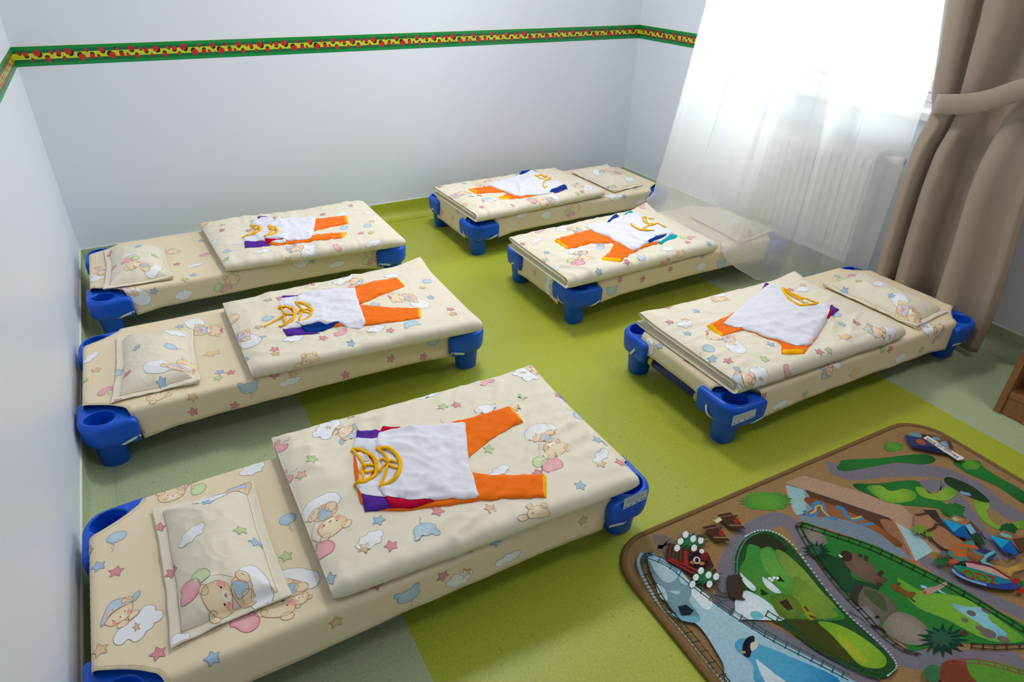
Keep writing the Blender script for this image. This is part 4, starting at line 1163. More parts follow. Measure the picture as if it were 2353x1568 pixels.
def cloth_piece(pile, name, outline, th, m, parent, seed=0.0, lift=0.0006, wr=.0032, add=True, sp=.007, puff=.014):
    """a laid-flat piece of jersey: its outline in metres, resting on the pile"""
    ol0 = resample(outline, .012)
    ol = [(x + .0016 * noise.noise((x * 40, y * 40, seed)), y + .0016 * noise.noise((x * 40, y * 40, seed + 5))) for x, y in ol0]
    v2, f2 = tri2d(ol, sp)
    ol = resample(ol, sp)
    top = []; bot = []
    a = .4 + seed; c, sn = math.cos(a), math.sin(a)
    for (x, y) in v2:
        z = pile.hs(x, y); d = seg_dist((x, y), ol)
        e = min(1.0, d / puff); e = math.sqrt(max(0, 1 - (1 - e) ** 2))
        xx, yy = c * x + sn * y, -sn * x + c * y
        r = 1 - min(1, abs(noise.noise((xx * 9, yy * 26, seed * 3))) * 3.0)
        r2 = 1 - min(1, abs(noise.noise((xx * 22 + 4, yy * 11, seed * 3 + 7))) * 3.0)
        n = r * r * 1.1 + r2 * r2 * .6 - .3 + .6 * noise.noise((x * 14, y * 14, seed))
        top.append(Vector((x, y, z + lift + th * (.40 + .60 * e) + wr * max(-.5, n) * min(1, .45 + e)))); bot.append(Vector((x, y, z + lift)))
    n = len(v2); E = {}
    for q in f2:
        for i in range(3): E[(q[i], q[(i + 1) % 3])] = 1
    f = list(f2) + [tuple(n + i for i in reversed(q)) for q in f2] + [(b, a, n + a, n + b) for (a, b) in E if (b, a) not in E]
    o = mesh_obj(name, top + bot, f, m, parent)
    md = o.modifiers.new('edges', 'EDGE_SPLIT'); md.split_angle = 1.2
    if add: pile.b.append(BVHTree.FromPolygons(top, list(f2)))
    return o

def cord(pile, name, path, r, m, parent, lift=.0, flat=.65, extra=None):
    p2 = catmull(path, 5, False); P = []
    for i, (x, y) in enumerate(p2):
        z = pile.h(x, y) + r * flat * .7 + lift
        if extra: z += extra(i / (len(p2) - 1))
        P.append(Vector((x, y, z)))
    # smooth the heights
    for _ in range(2):
        zs = [p.z for p in P]
        for i in range(1, len(P) - 1): P[i].z = max(zs[i], (zs[i - 1] + zs[i + 1]) / 2)
    return MB().tube(P, r, 8, flat).obj(name, m, parent, smooth=True)

def shirt(k, pile, reg, spec, label, seed):
    x0, y0, sc = reg
    T = lambda pts: [pile.px(x0 + x * sc, y0 + y * sc) for x, y in pts]
    body = T(spec['body'])
    cx = sum(p[0] for p in body) / len(body); cy = sum(p[1] for p in body) / len(body)
    root = empty('toddler_shirt', (cx, cy, pile.h(cx, cy)), label, 'shirt', 'toddler shirts on the duvets')
    if 'inner' in spec: cloth_piece(pile, 'back_panel', T(spec['inner']), .002, MAT['white'], root, seed + 9, wr=.0008)
    for s in spec['sleeves']: cloth_piece(pile, 'sleeve', T(s), .0050, MAT[spec['col']], root, seed + 3, wr=.0015, puff=.012)
    cloth_piece(pile, 'body', body, .0055, MAT['white'], root, seed)
    if 'bind' in spec: cord(pile, 'neck_binding', T(spec['bind']), spec.get('bw', .0052), MAT['yellow'], root)
    for t in spec.get('ties', []): cord(pile, 'neck_tie', T(t), .0035, MAT['yellow'], root, lift=.002)
    if 'knot' in spec:
        p = T([spec['knot']])[0]; z = pile.h(*p) + .004
        mb = MB(); mb.lathe([(.001, -.006), (.0052, -.004), (.0066, 0), (.0052, .004), (.001, .006)], (p[0], p[1], z + .002), (.5, .4, .3), 12)
        mb.obj('tie_knot', MAT['yellow'], root, smooth=True)
    if 'tag' in spec:
        q = T(spec['tag']); P = [Vector((a, b, pile.h(a, b) + .0022)) for a, b in q]
        v = [p for p in P] + [p - Vector((0, 0, .001)) for p in P]; f = [(0, 3, 2, 1), (4, 5, 6, 7), (0, 1, 5, 4), (1, 2, 6, 5), (2, 3, 7, 6), (3, 0, 4, 7)]
        c = [rgb(232, 230, 218)] * 8
        for i in range(3):
            a = .22 + .24 * i; n = len(v)
            for (s, t) in ((.15, a), (.8, a), (.8, a + .09), (.15, a + .09)):
                p = P[0].lerp(P[1], s).lerp(P[3].lerp(P[2], s), t); v.append(p + Vector((0, 0, .0003))); c.append(rgb(150, 155, 160))
            f.append((n, n + 1, n + 2, n + 3))
        o = mesh_obj('neck_tag', v, f, MAT['tag'], root, cols=c, smooth=False); o['label'] = 'small white tag with grey print inside the neck'
    return root

def trousers(k, pile, reg, outline, cuffs, label, waist=None, seed=0.0):
    x0, y0, sc = reg
    T = lambda pts: [pile.px(x0 + x * sc, y0 + y * sc) for x, y in pts]
    ol = T(outline)
    cx = sum(p[0] for p in ol) / len(ol); cy = sum(p[1] for p in ol) / len(ol)
    root = empty('toddler_trousers', (cx, cy, pile.h(cx, cy)), label, 'trousers', 'orange toddler trousers')
    cl = [T(c) for c in cuffs]
    cloth_piece(pile, 'legs', ol, .0058, MAT['orange'], root, seed, puff=.016)
    for c in cl: cloth_piece(pile, 'cuff', c, .0040, MAT['yellow'], root, seed, wr=.0004, puff=.006, sp=.006, lift=-.0025)
    if waist:
        w = T(waist); cloth_piece(pile, 'waistband', w, .006, MAT['orange'], root, seed + 5, wr=.003, puff=.008, lift=-.002)
    return root

ON = {k: 'on the cot ' + v for k, v in PLACE.items()}
G = {}
G['C'] = dict(reg=Q2,
  tr=[(575, 590), (640, 520), (760, 470), (900, 440), (1100, 408), (1200, 385), (1300, 360), (1400, 330), (1490, 302), (1530, 345), (1572, 400), (1480, 440), (1380, 500), (1300, 565), (1250, 602), (1230, 650), (1268, 700), (1360, 714), (1540, 716), (1700, 713), (1712, 780), (1708, 850), (1500, 856), (1300, 870), (1050, 906), (850, 932), (720, 928), (610, 890), (590, 830), (560, 700)],
  cuffs=[[(1484, 304), (1503, 300), (1576, 392), (1556, 404), (1520, 350)], [(1684, 716), (1716, 716), (1714, 852), (1686, 852)]],
  waist=[(556, 600), (580, 590), (600, 700), (608, 800), (625, 888), (600, 888), (575, 800), (560, 700)],
  s2=dict(col='purple', body=[(562, 500), (580, 498), (715, 500), (900, 485), (1080, 500), (1120, 800), (900, 850), (745, 856), (690, 850), (604, 830), (578, 792), (568, 776), (620, 758), (665, 730), (692, 690), (688, 640), (650, 590), (600, 560), (548, 556)],
          sleeves=[[(575, 446), (640, 448), (715, 452), (722, 506), (640, 504), (566, 504)], [(604, 826), (680, 846), (750, 850), (800, 880), (785, 922), (700, 930), (625, 934), (612, 880)]],
          bind=[(548, 575), (560, 558), (600, 563), (650, 592), (688, 640), (692, 700), (660, 736), (610, 760), (562, 776)], knot=(620, 668), ties=[[(552, 568), (590, 610), (625, 660)], [(625, 660), (600, 690), (615, 720), (590, 762)], [(620, 655), (650, 655), (690, 660)], [(622, 690), (640, 700), (675, 690)]], tag=[(606, 592), (642, 588), (652, 626), (616, 630)], inner=[(560, 580), (600, 575), (660, 620), (680, 680), (650, 725), (585, 765), (590, 700)]),
  s1=dict(col='red', body=[(706, 466), (790, 452), (930, 432), (1100, 410), (1210, 398), (1226, 404), (1240, 560), (1256, 660), (1280, 750), (1309, 835), (1290, 852), (1220, 862), (1140, 852), (1040, 866), (900, 870), (800, 858), (745, 846), (726, 815), (708, 794), (770, 762), (822, 715), (838, 660), (815, 600), (760, 560), (690, 548)],
          sleeves=[[(735, 420), (830, 426), (918, 433), (926, 446), (820, 460), (705, 474)], [(748, 840), (830, 858), (900, 866), (1020, 860), (1040, 872), (965, 905), (900, 915), (786, 924), (768, 888)]],
          bind=[(690, 560), (702, 547), (760, 558), (815, 598), (836, 655), (822, 715), (775, 757), (710, 790)], knot=(762, 640), ties=[[(695, 556), (740, 590), (765, 632)], [(712, 628), (740, 620), (762, 636)], [(712, 700), (730, 665), (762, 642)], [(765, 650), (750, 690), (735, 740), (716, 784)], [(762, 632), (790, 630), (815, 640)], [(765, 650), (795, 668), (822, 676)]], tag=[(748, 592), (792, 588), (800, 626), (755, 624)],
          inner=[(705, 560), (760, 570), (815, 620), (825, 680), (780, 745), (725, 785), (735, 690)]))
G['B'] = dict(reg=Q4,
  tr=[(1185, 330), (1300, 290), (1450, 268), (1580, 244), (1640, 228), (1740, 210), (1818, 195), (1862, 240), (1790, 270), (1700, 305), (1625, 338), (1600, 350), (1700, 356), (1800, 365), (1948, 367), (1951, 421), (1800, 445), (1645, 465), (1400, 480), (1195, 488)],
  cuffs=[[(1810, 198), (1822, 193), (1864, 240), (1852, 245)], [(1932, 366), (1950, 367), (1954, 421), (1935, 424)]],
  s2=dict(col='purple', body=[(1165, 316), (1270, 308), (1400, 320), (1420, 470), (1285, 486), (1190, 494), (1165, 470), (1198, 458), (1230, 430), (1243, 395), (1230, 366), (1190, 356), (1150, 366)],
          sleeves=[[(1175, 297), (1270, 295), (1275, 312), (1168, 316)], [(1176, 486), (1285, 480), (1330, 500), (1385, 508), (1300, 514), (1200, 522)]],
          bind=[(1150, 370), (1165, 360), (1200, 358), (1232, 368), (1243, 395), (1230, 430), (1198, 458), (1155, 472)], knot=(1188, 404), ties=[[(1074, 473), (1120, 446), (1188, 404)], [(1188, 404), (1185, 430), (1195, 456)], [(1165, 362), (1180, 385), (1188, 402)], [(1188, 404), (1215, 404), (1238, 405)]], tag=[(1190, 372), (1215, 370), (1222, 390), (1196, 393)], inner=[(1165, 370), (1200, 366), (1232, 385), (1230, 420), (1195, 450), (1170, 430)]),
  s1=dict(col='navy', body=[(1266, 298), (1300, 290), (1390, 274), (1480, 262), (1583, 250), (1592, 300), (1610, 350), (1640, 435), (1644, 462), (1610, 482), (1560, 478), (1490, 460), (1430, 472), (1380, 470), (1295, 476), (1275, 456), (1255, 448), (1300, 438), (1335, 412), (1345, 378), (1325, 350), (1282, 335), (1250, 330)],
          sleeves=[[(1272, 288), (1300, 283), (1390, 270), (1394, 280), (1310, 300), (1268, 304)], [(1280, 474), (1380, 466), (1500, 455), (1450, 480), (1400, 496), (1312, 506)]],
          bind=[(1248, 334), (1285, 340), (1326, 356), (1343, 382), (1330, 410), (1300, 434), (1255, 447)], knot=(1290, 384), ties=[[(1252, 336), (1275, 360), (1290, 382)], [(1262, 402), (1264, 380), (1285, 372), (1292, 384)], [(1290, 384), (1278, 410), (1268, 440)], [(1290, 380), (1312, 376), (1335, 384)], [(1292, 388), (1312, 392), (1332, 398)]], inner=[(1265, 345), (1300, 350), (1335, 375), (1325, 405), (1295, 430), (1268, 440), (1280, 390)]))
G['A'] = dict(reg=Q5,
  tr=[(1235, 250), (1400, 205), (1655, 196), (1750, 185), (1866, 168), (1878, 220), (1750, 246), (1640, 276), (1620, 303), (1700, 295), (1868, 284), (1840, 320), (1700, 336), (1500, 362), (1400, 372), (1260, 368)],
  cuffs=[[(1848, 170), (1866, 166), (1882, 219), (1863, 224)], [(1816, 320), (1846, 287), (1870, 282), (1842, 321)]],
  s2=dict(col='purple', body=[(1228, 208), (1280, 187), (1375, 196), (1460, 220), (1450, 345), (1350, 352), (1300, 354), (1165, 348), (1160, 322), (1215, 306), (1262, 282), (1277, 256), (1255, 237), (1212, 232)],
          sleeves=[[(1255, 180), (1275, 171), (1372, 188), (1375, 204), (1290, 204)], [(1167, 346), (1300, 350), (1348, 374), (1260, 384), (1170, 389)]],
          bind=[(1210, 235), (1255, 237), (1277, 256), (1262, 282), (1215, 306), (1155, 320)], knot=(1245, 264), ties=[[(1212, 236), (1230, 252), (1245, 264)], [(1245, 264), (1225, 285), (1210, 304)], [(1245, 262), (1262, 258), (1275, 262)]], inner=[(1220, 240), (1255, 242), (1270, 258), (1255, 280), (1215, 302), (1225, 270)]),
  s1=dict(col='red', body=[(1375, 201), (1450, 191), (1550, 182), (1656, 177), (1650, 225), (1640, 290), (1622, 320), (1560, 336), (1490, 345), (1440, 352), (1380, 345), (1310, 350), (1298, 320), (1340, 306), (1378, 290), (1394, 266), (1376, 246), (1330, 238)],
          sleeves=[[(1373, 192), (1420, 182), (1465, 201), (1440, 208), (1373, 206)], [(1308, 343), (1400, 328), (1475, 336), (1400, 358), (1320, 363)]],
          bind=[(1330, 242), (1374, 246), (1392, 266), (1376, 290), (1338, 306), (1302, 312)], knot=(1356, 268), ties=[[(1332, 242), (1345, 256), (1356, 268)], [(1335, 262), (1345, 254), (1358, 266)], [(1356, 268), (1340, 288), (1325, 304)], [(1356, 266), (1374, 264), (1390, 270)]], inner=[(1340, 248), (1374, 252), (1386, 268), (1370, 288), (1330, 303), (1340, 275)]))
G['D'] = dict(reg=Q6,
  tr=[(476, 307), (560, 292), (640, 284), (760, 290), (900, 240), (1100, 210), (1250, 290), (1200, 350), (1010, 382), (930, 392), (862, 399), (755, 383), (800, 365), (845, 352), (820, 335), (690, 338), (548, 348)],
  cuffs=[[(473, 309), (490, 302), (560, 340), (545, 351)], [(750, 378), (762, 376), (862, 389), (864, 399), (758, 397)]],
  s2=dict(col='purple', body=[(900, 240), (1080, 170), (1200, 210), (1330, 262), (1300, 310), (1240, 340), (1100, 345), (950, 330)],
          sleeves=[[(1020, 160), (1060, 140), (1085, 150), (1050, 172)], [(1270, 325), (1340, 295), (1392, 285), (1394, 306), (1330, 326), (1270, 342)]]),
  s1=dict(col='navy', body=[(648, 272), (700, 248), (760, 226), (890, 196), (1000, 172), (1080, 146), (1130, 162), (1180, 190), (1230, 220), (1300, 240), (1378, 262), (1300, 298), (1240, 332), (1220, 348), (1120, 366), (1000, 380), (950, 372), (900, 362), (830, 340), (760, 308), (700, 285)],
          sleeves=[[(888, 194), (950, 158), (1015, 128), (1072, 148), (1035, 164), (900, 200)], [(1222, 338), (1280, 300), (1352, 258), (1386, 275), (1388, 298), (1310, 318), (1240, 342)]],
          bind=[(1100, 172), (1110, 190), (1140, 207), (1190, 216), (1238, 222)], knot=(1195, 208), ties=[[(1105, 178), (1150, 186), (1195, 206)], [(1140, 178), (1165, 192), (1195, 206), (1240, 205)], [(1235, 226), (1185, 230), (1170, 258), (1185, 295), (1206, 312)]]))
G['E'] = dict(reg=Q7,
  tr=[(440, 371), (560, 333), (700, 296), (900, 240), (1100, 210), (1250, 300), (1215, 398), (1100, 432), (1010, 470), (936, 531), (860, 524), (797, 510), (850, 465), (888, 405), (872, 386), (800, 393), (700, 399), (540, 433)],
  cuffs=[[(436, 371), (456, 367), (546, 421), (533, 436)], [(791, 503), (806, 497), (938, 514), (938, 534), (798, 519)]],
  s2=dict(col='teal', body=[(920, 240), (1060, 160), (1180, 240), (1330, 318), (1240, 385), (1120, 410), (1000, 350)],
          sleeves=[[(942, 200), (975, 164), (1012, 147), (1029, 168), (988, 180), (952, 204)], [(1224, 398), (1240, 358), (1302, 324), (1360, 330), (1350, 352), (1282, 372), (1240, 400)]]),
  s1=dict(col='navy', body=[(678, 266), (710, 250), (750, 240), (850, 236), (920, 206), (1000, 166), (1060, 163), (1100, 200), (1180, 240), (1250, 275), (1332, 318), (1230, 340), (1150, 396), (1110, 420), (1062, 448), (1025, 448), (980, 425), (900, 380), (860, 355), (800, 330), (720, 296)],
          sleeves=[[(832, 236), (870, 195), (900, 170), (952, 206), (920, 226)], [(1124, 404), (1170, 358), (1216, 318), (1262, 310), (1280, 330), (1202, 385), (1150, 408)]],
          bind=[(1018, 238), (1040, 270), (1090, 288), (1140, 284)], knot=(1170, 252), ties=[[(1100, 204), (1112, 232), (1140, 250), (1170, 252), (1230, 262), (1275, 272)], [(1110, 208), (1150, 212), (1185, 207)], [(1095, 288), (1140, 300), (1188, 298)], [(1090, 286), (1130, 268), (1180, 256), (1240, 262)], [(1120, 215), (1140, 240), (1165, 250)]]))
G['F'] = dict(reg=Q8,
  tr=[(612, 468), (700, 424), (815, 364), (1000, 250), (1250, 340), (1370, 410), (1290, 560), (1275, 570), (1226, 638), (1150, 642), (1083, 640), (1085, 600), (1078, 578), (850, 490), (715, 529)],
  cuffs=[[(608, 467), (626, 460), (720, 518), (707, 534)], [(1081, 618), (1226, 618), (1223, 640), (1081, 644)]],
  s2=dict(col='purple', body=[(930, 280), (1010, 215), (1200, 330), (1390, 345), (1370, 420), (1280, 540), (1100, 500), (950, 400)],
          sleeves=[[(956, 246), (978, 197), (1000, 199), (1004, 222), (980, 240)], [(1376, 342), (1400, 333), (1444, 362), (1402, 402), (1380, 392)]]),
  s1=dict(col='red', body=[(720, 450), (800, 368), (885, 292), (960, 245), (1000, 213), (1020, 200), (1090, 226), (1105, 262), (1140, 312), (1200, 342), (1260, 348), (1316, 322), (1392, 335), (1380, 380), (1360, 440), (1330, 495), (1300, 540), (1272, 576), (1240, 588), (1180, 592), (1080, 570), (980, 540), (880, 500), (790, 474)],
          sleeves=[[(882, 294), (900, 280), (950, 244), (1005, 208), (1021, 222), (990, 262), (920, 284)], [(1360, 432), (1370, 388), (1395, 356), (1406, 370), (1386, 412)]],
          bind=[(1090, 228), (1104, 270), (1140, 314), (1200, 341), (1260, 346), (1314, 322)], knot=(1205, 302), ties=[[(1092, 228), (1140, 262), (1205, 300)], [(1105, 250), (1160, 285), (1205, 304)], [(1160, 268), (1205, 292), (1262, 308), (1312, 322)], [(1200, 300), (1215, 325), (1235, 340)]], tag=[(1215, 312), (1260, 318), (1268, 332), (1220, 328)], inner=[(1100, 240), (1150, 270), (1210, 295), (1305, 318), (1255, 340), (1200, 334), (1145, 308)]))
COLS = dict(red='red', navy='navy', purple='purple', teal='teal')
for i, (k, g) in enumerate(G.items()):
    pile = Pile(k); sd = 3.7 * i
    trousers(k, pile, g['reg'], g['tr'], g['cuffs'], 'orange toddler trousers with yellow cuffs ' + ON[k], g.get('waist'), sd)
    shirt(k, pile, g['reg'], g['s2'], 'lower, mostly covered %s sleeved shirt ' % COLS[g['s2']['col']] + ON[k], sd + 1)
    shirt(k, pile, g['reg'], g['s1'], 'upper white shirt with %s sleeves ' % COLS[g['s1']['col']] + ON[k], sd + 2)

# ------------------------------------------------------------------ play rug
RX0, RY0, RSX, RZT = 1440.0, 980.0, .38802, .0075
T3 = lambda p: tuple(at_z(RX0 + p[0] * RSX, RY0 + p[1] * RSX, RZT)[:2])
ra = Vector((1.2359, -2.668)); rot_r = math.radians(-1.6)
ux, uy = Vector((math.cos(rot_r), math.sin(rot_r))), Vector((-math.sin(rot_r), math.cos(rot_r)))
RWD, RLN = 1.31, 1.95
ro = Vector((1.192, -2.625))
rug_pts = [tuple(ro + ux * a - uy * b) for a, b in ((0, 0), (RWD, 0), (RWD, RLN), (0, RLN))]
RUG = round_poly(rug_pts, [.12] * 4)
rug_root = empty('play_rug', (*(ro + ux * RWD / 2 - uy * RLN / 2), 0), 'zoo play rug printed with green paddocks, roads and animals on the floor', 'rug')
pr = Print(lambda x, y: Vector((x, y, RZT)), sp=.02, off=.0, step=.00005)
v2, f2 = tri2d(RUG, .06)
n = len(v2); pr.v = [Vector((x, y, RZT)) for x, y in v2] + [Vector((x, y, .0005)) for x, y in v2]; pr.f = list(f2) + [tuple(n + i for i in reversed(q)) for q in f2]
TAN = rgb(152, 122, 82); pr.c = [TAN] * (2 * n)
E = {}
for q in f2:
    for i in range(3): E[(q[i], q[(i + 1) % 3])] = 1
pr.f += [(b, a, n + a, n + b) for (a, b) in E if (b, a) not in E]
RIN = round_poly([tuple(Vector(p) + d * .012) for p, d in zip(rug_pts, (ux - uy, -ux - uy, -ux + uy, ux + uy))], [.11] * 4)
pr.clip = lambda x, y: inside((x, y), RIN)
LAY = [1.0]
def rp(pts, col, smooth=True, c2=None, fine=None):
    w = [T3(p) for p in (catmull(pts, 5) if smooth else pts)]
    pr.sp = fine or .02
    if c2:
        mx = sum(p[0] for p in w) / len(w); my = sum(p[1] for p in w) / len(w); r = max(math.hypot(p[0] - mx, p[1] - my) for p in w)
        col = radial(mx, my, r, c2, col)
    pr.poly(w, col, LAY[0]); LAY[0] += .7
def rs(pts, w, col, smooth=True):
    q = [T3(p) for p in (catmull(pts, 6, False) if smooth else pts)]
    pr.sp = .008; pr.stroke(q, w, col, LAY[0]); LAY[0] += .7
def spiky(cx, cy, rx, ry, n=22, seed=1, dep=.45):
    r = random.Random(seed); return [(cx + rx * (1 if i % 2 == 0 else 1 - dep) * r.uniform(.85, 1.1) * math.cos(2 * PI * i / (2 * n)), cy + ry * (1 if i % 2 == 0 else 1 - dep) * r.uniform(.85, 1.1) * math.sin(2 * PI * i / (2 * n))) for i in range(2 * n)]
def bush(cx, cy, rx, ry, n=16, seed=1): return spiky(cx, cy, rx, ry, n, seed, .16)
ROAD = rgb(122, 116, 126); GD = rgb(34, 86, 46); GM = rgb(46, 120, 52); GL = rgb(98, 156, 58); GLL = rgb(138, 176, 62); PBE = rgb(178, 146, 122)
BRN = rgb(84, 60, 44); ICE = rgb(166, 200, 216); SKY = rgb(86, 168, 206); STONE = rgb(108, 104, 98); DK = rgb(40, 36, 34); FEN = rgb(52, 46, 36); TEALF = rgb(40, 92, 100); WHT = rgb(222, 232, 236)
ORG = rgb(204, 104, 52)
# roads
rs([(600, 1130), (588, 1000), (590, 900), (625, 780), (700, 660), (795, 585), (900, 550), (985, 590), (1050, 690), (1110, 800), (1190, 910), (1290, 1030), (1400, 1170), (1520, 1290), (1640, 1370), (1800, 1385), (2000, 1385), (2353, 1400)], .052, ROAD)
rs([(1060, 300), (1180, 245), (1320, 280), (1520, 262), (1780, 262), (1940, 300), (2080, 370), (2200, 470), (2353, 560)], .062, ROAD)
rs([(1750, 360), (1860, 350), (1960, 440), (2050, 570), (2130, 700), (2210, 790)], .050, ROAD)
rs([(700, 1170), (850, 1230), (1000, 1310), (1150, 1400), (1350, 1490), (1500, 1530)], .050, ROAD)
rs([(1750, 780), (1900, 890), (2080, 985), (2353, 1120)], .042, ROAD)
rs([(60, 720), (130, 690), (230, 690), (240, 760)], .05, rgb(118, 108, 104))
rs([(1500, 400), (1700, 360), (1800, 390)], .03, ROAD)
# pale terrace and the snake house
rp([(935, 335), (1050, 292), (1180, 330), (1400, 395), (1620, 460), (1680, 520), (1900, 640), (1985, 720), (1890, 765), (1800, 740), (1640, 610), (1560, 545), (1200, 420)], PBE, False)
rp([(935, 345), (1060, 375), (1570, 545), (1640, 660), (1710, 800), (1600, 770), (1300, 650), (1040, 568), (985, 510), (950, 430)], rgb(126, 152, 162), False)
rp([(1055, 375), (1560, 545), (1600, 600), (1690, 795), (1560, 690), (1450, 590), (1250, 500), (1090, 430)], rgb(92, 62, 46), False)
rp([(1500, 560), (1580, 570), (1640, 680), (1690, 790), (1600, 700)], rgb(150, 106, 80))
rp([(937, 348), (1045, 376), (1065, 440), (1058, 510), (1010, 540), (985, 500), (955, 430)], rgb(150, 186, 190), False)
rp([(1000, 530), (1090, 520), (1250, 555), (1450, 600), (1570, 680), (1690, 790), (1600, 770), (1300, 650), (1040, 568)], rgb(120, 136, 150))
rp([(1590, 570), (1720, 640), (1815, 740), (1712, 800), (1650, 680)], rgb(160, 196, 200), False)
rp([(1050, 440), (1090, 422), (1250, 480), (1450, 570), (1560, 640), (1632, 700), (1600, 716), (1500, 640), (1350, 572), (1200, 542), (1040, 526), (1100, 490)], rgb(112, 66, 38), c2=rgb(150, 96, 60))
rs([(1050, 500), (1085, 532), (1120, 512), (1108, 468), (1150, 455), (1168, 500), (1200, 540), (1252, 552)], .013, rgb(70, 130, 180)); rs([(1240, 480), (1280, 490), (1300, 530), (1350, 555), (1396, 540)], .013, rgb(70, 130, 180)); rs([(1385, 576), (1420, 584), (1465, 576)], .010, rgb(70, 130, 180))
rs([(1085, 518), (1118, 500), (1120, 478), (1150, 470), (1160, 500), (1200, 536)], .005, rgb(214, 176, 60)); rs([(1330, 548), (1360, 545), (1392, 534)], .005, rgb(214, 176, 60))
rs([(935, 345), (955, 430), (985, 510), (1040, 568), (1300, 650), (1600, 772), (1708, 802), (1640, 660), (1572, 548)], .004, ORG, False)
# hedges round the rug
rp(bush(830, 445, 160, 62, 20, 3), GM, False, GL)
rp([(1245, 250), (1260, 222), (1290, 200), (1500, 190), (1750, 165), (1830, 200), (1760, 226), (1600, 216), (1450, 240), (1300, 266)], GD, c2=GM)
rp(bush(1575, 122, 62, 32, 14, 5), GM, False, GL)
rp([(1930, 215), (1985, 205), (2080, 205), (2110, 240), (2200, 300), (2353, 390), (2353, 460), (2200, 360), (2060, 300), (1980, 256)], GD, c2=GM)
rp(bush(2040, 230, 62, 32, 14, 6), GM, False, GL)
rp([(1340, 345), (1480, 340), (1700, 322), (1760, 366), (1900, 470), (2005, 540), (1990, 558), (1850, 490), (1600, 462), (1420, 400)], GD, c2=GM)
for q in ([(1420, 362), (1500, 352), (1560, 385), (1640, 372), (1705, 390), (1700, 438), (1570, 456), (1490, 425)], [(1710, 362), (1760, 368), (1790, 400), (1840, 395), (1900, 360), (1965, 388), (1900, 440), (1800, 432), (1735, 410)], [(2055, 435), (2120, 425), (2150, 475), (2130, 515), (2200, 588), (2353, 556), (2353, 606), (2190, 612), (2090, 540)]): rp(q, rgb(84, 140, 52), c2=GLL)
rp([(1880, 312), (1920, 304), (2050, 360), (2150, 448), (2075, 440), (1955, 382), (1893, 342)], rgb(40, 62, 40)); rs([(1975, 390), (2000, 400), (2035, 405)], .014, rgb(120, 160, 190))
rp(bush(1930, 500, 80, 46, 14, 8), GD, False, GM); rp(bush(2260, 610, 60, 40, 14, 9), GD, False)
# big green paddock with bison
rp([(1030, 582), (1065, 572), (1200, 622), (1450, 700), (1700, 820), (2000, 970), (2200, 1095), (2380, 1200), (2380, 1280), (2200, 1292), (2060, 1292), (1900, 1282), (1700, 1332), (1640, 1292), (1400, 1100), (1250, 950), (1130, 760), (1050, 650)], GM)
rp([(1110, 760), (1300, 800), (1340, 900), (1500, 950), (1420, 1010), (1330, 1000), (1240, 930)], rgb(30, 66, 44), c2=rgb(34, 76, 46))
rp([(1600, 900), (1750, 980), (2000, 1020), (2250, 1180), (2353, 1270), (2150, 1272), (1900, 1150), (1700, 1060)], rgb(92, 154, 52), c2=rgb(120, 172, 60))
rp([(1930, 1050), (2000, 1070), (2120, 1082), (2150, 1150), (2250, 1230), (2200, 1262), (2100, 1180), (1960, 1092)], rgb(110, 170, 190), c2=rgb(140, 196, 210))
for (x, y, a, b) in ((2040, 1110, 30, 16), (2130, 1095, 34, 14), (2000, 1150, 24, 12), (2140, 1230, 50, 26), (2230, 1265, 40, 18), (2090, 1200, 28, 14)): rp(ell(x, y, a, b, 20, 12), STONE)
rp([(1055, 605), (1130, 612), (1192, 690), (1130, 712), (1070, 665)], STONE, c2=rgb(140, 132, 120))
rp([(1330, 985), (1400, 950), (1500, 982), (1590, 1060), (1612, 1150), (1500, 1162), (1380, 1092)], rgb(88, 82, 72), c2=rgb(112, 104, 90)); rp([(1400, 980), (1470, 980), (1530, 1030), (1540, 1100), (1470, 1060)], rgb(72, 88, 56))
rp([(1520, 1172), (1600, 1102), (1720, 1142), (1792, 1222), (1780, 1292), (1650, 1292), (1540, 1232)], rgb(120, 112, 100), c2=rgb(146, 138, 124))
rp([(1320, 990), (1345, 950), (1400, 950), (1370, 1010), (1370, 1070), (1335, 1040)], rgb(58, 54, 54))
rp([(1262, 762), (1295, 738), (1345, 756), (1400, 788), (1460, 830), (1492, 882), (1545, 908), (1495, 945), (1420, 922), (1350, 882), (1302, 830), (1282, 792)], rgb(88, 70, 54), c2=rgb(116, 94, 74)); rp(ell(1300, 772, 38, 30, 30, 14), rgb(62, 48, 38)); rs([(1255, 765), (1275, 778)], .006, WHT)
for q in ([(1375, 775), (1388, 760)], [(1412, 800), (1420, 770)], [(1490, 890), (1515, 860)], [(1480, 940), (1510, 938)]): rs(q, .010, rgb(70, 54, 42))
rp([(1563, 935), (1610, 950), (1660, 980), (1712, 990), (1682, 1020), (1622, 992), (1580, 972)], rgb(126, 78, 44)); rs([(1680, 1020), (1705, 1045)], .006, BRN); rs([(1600, 940), (1620, 932)], .006, BRN)
rp([(1752, 982), (1780, 960), (1830, 950), (1890, 922), (1892, 946), (1840, 976), (1785, 1002)], rgb(168, 146, 124)); rp([(1740, 945), (1770, 950), (1780, 965), (1748, 962)], rgb(150, 190, 206)); rp([(1840, 965), (1880, 990), (1890, 1002), (1850, 985)], rgb(150, 190, 206)); rp(ell(1765, 988, 12, 9, 0, 8), rgb(196, 70, 60))
rp([(1312, 1096), (1400, 1068), (1432, 1080), (1472, 1130), (1502, 1172), (1440, 1192), (1390, 1142)], rgb(92, 92, 98), c2=rgb(130, 130, 134)); rs([(1440, 1180), (1500, 1200), (1530, 1225)], .006, DK); rs([(1470, 1140), (1490, 1130)], .006, DK)
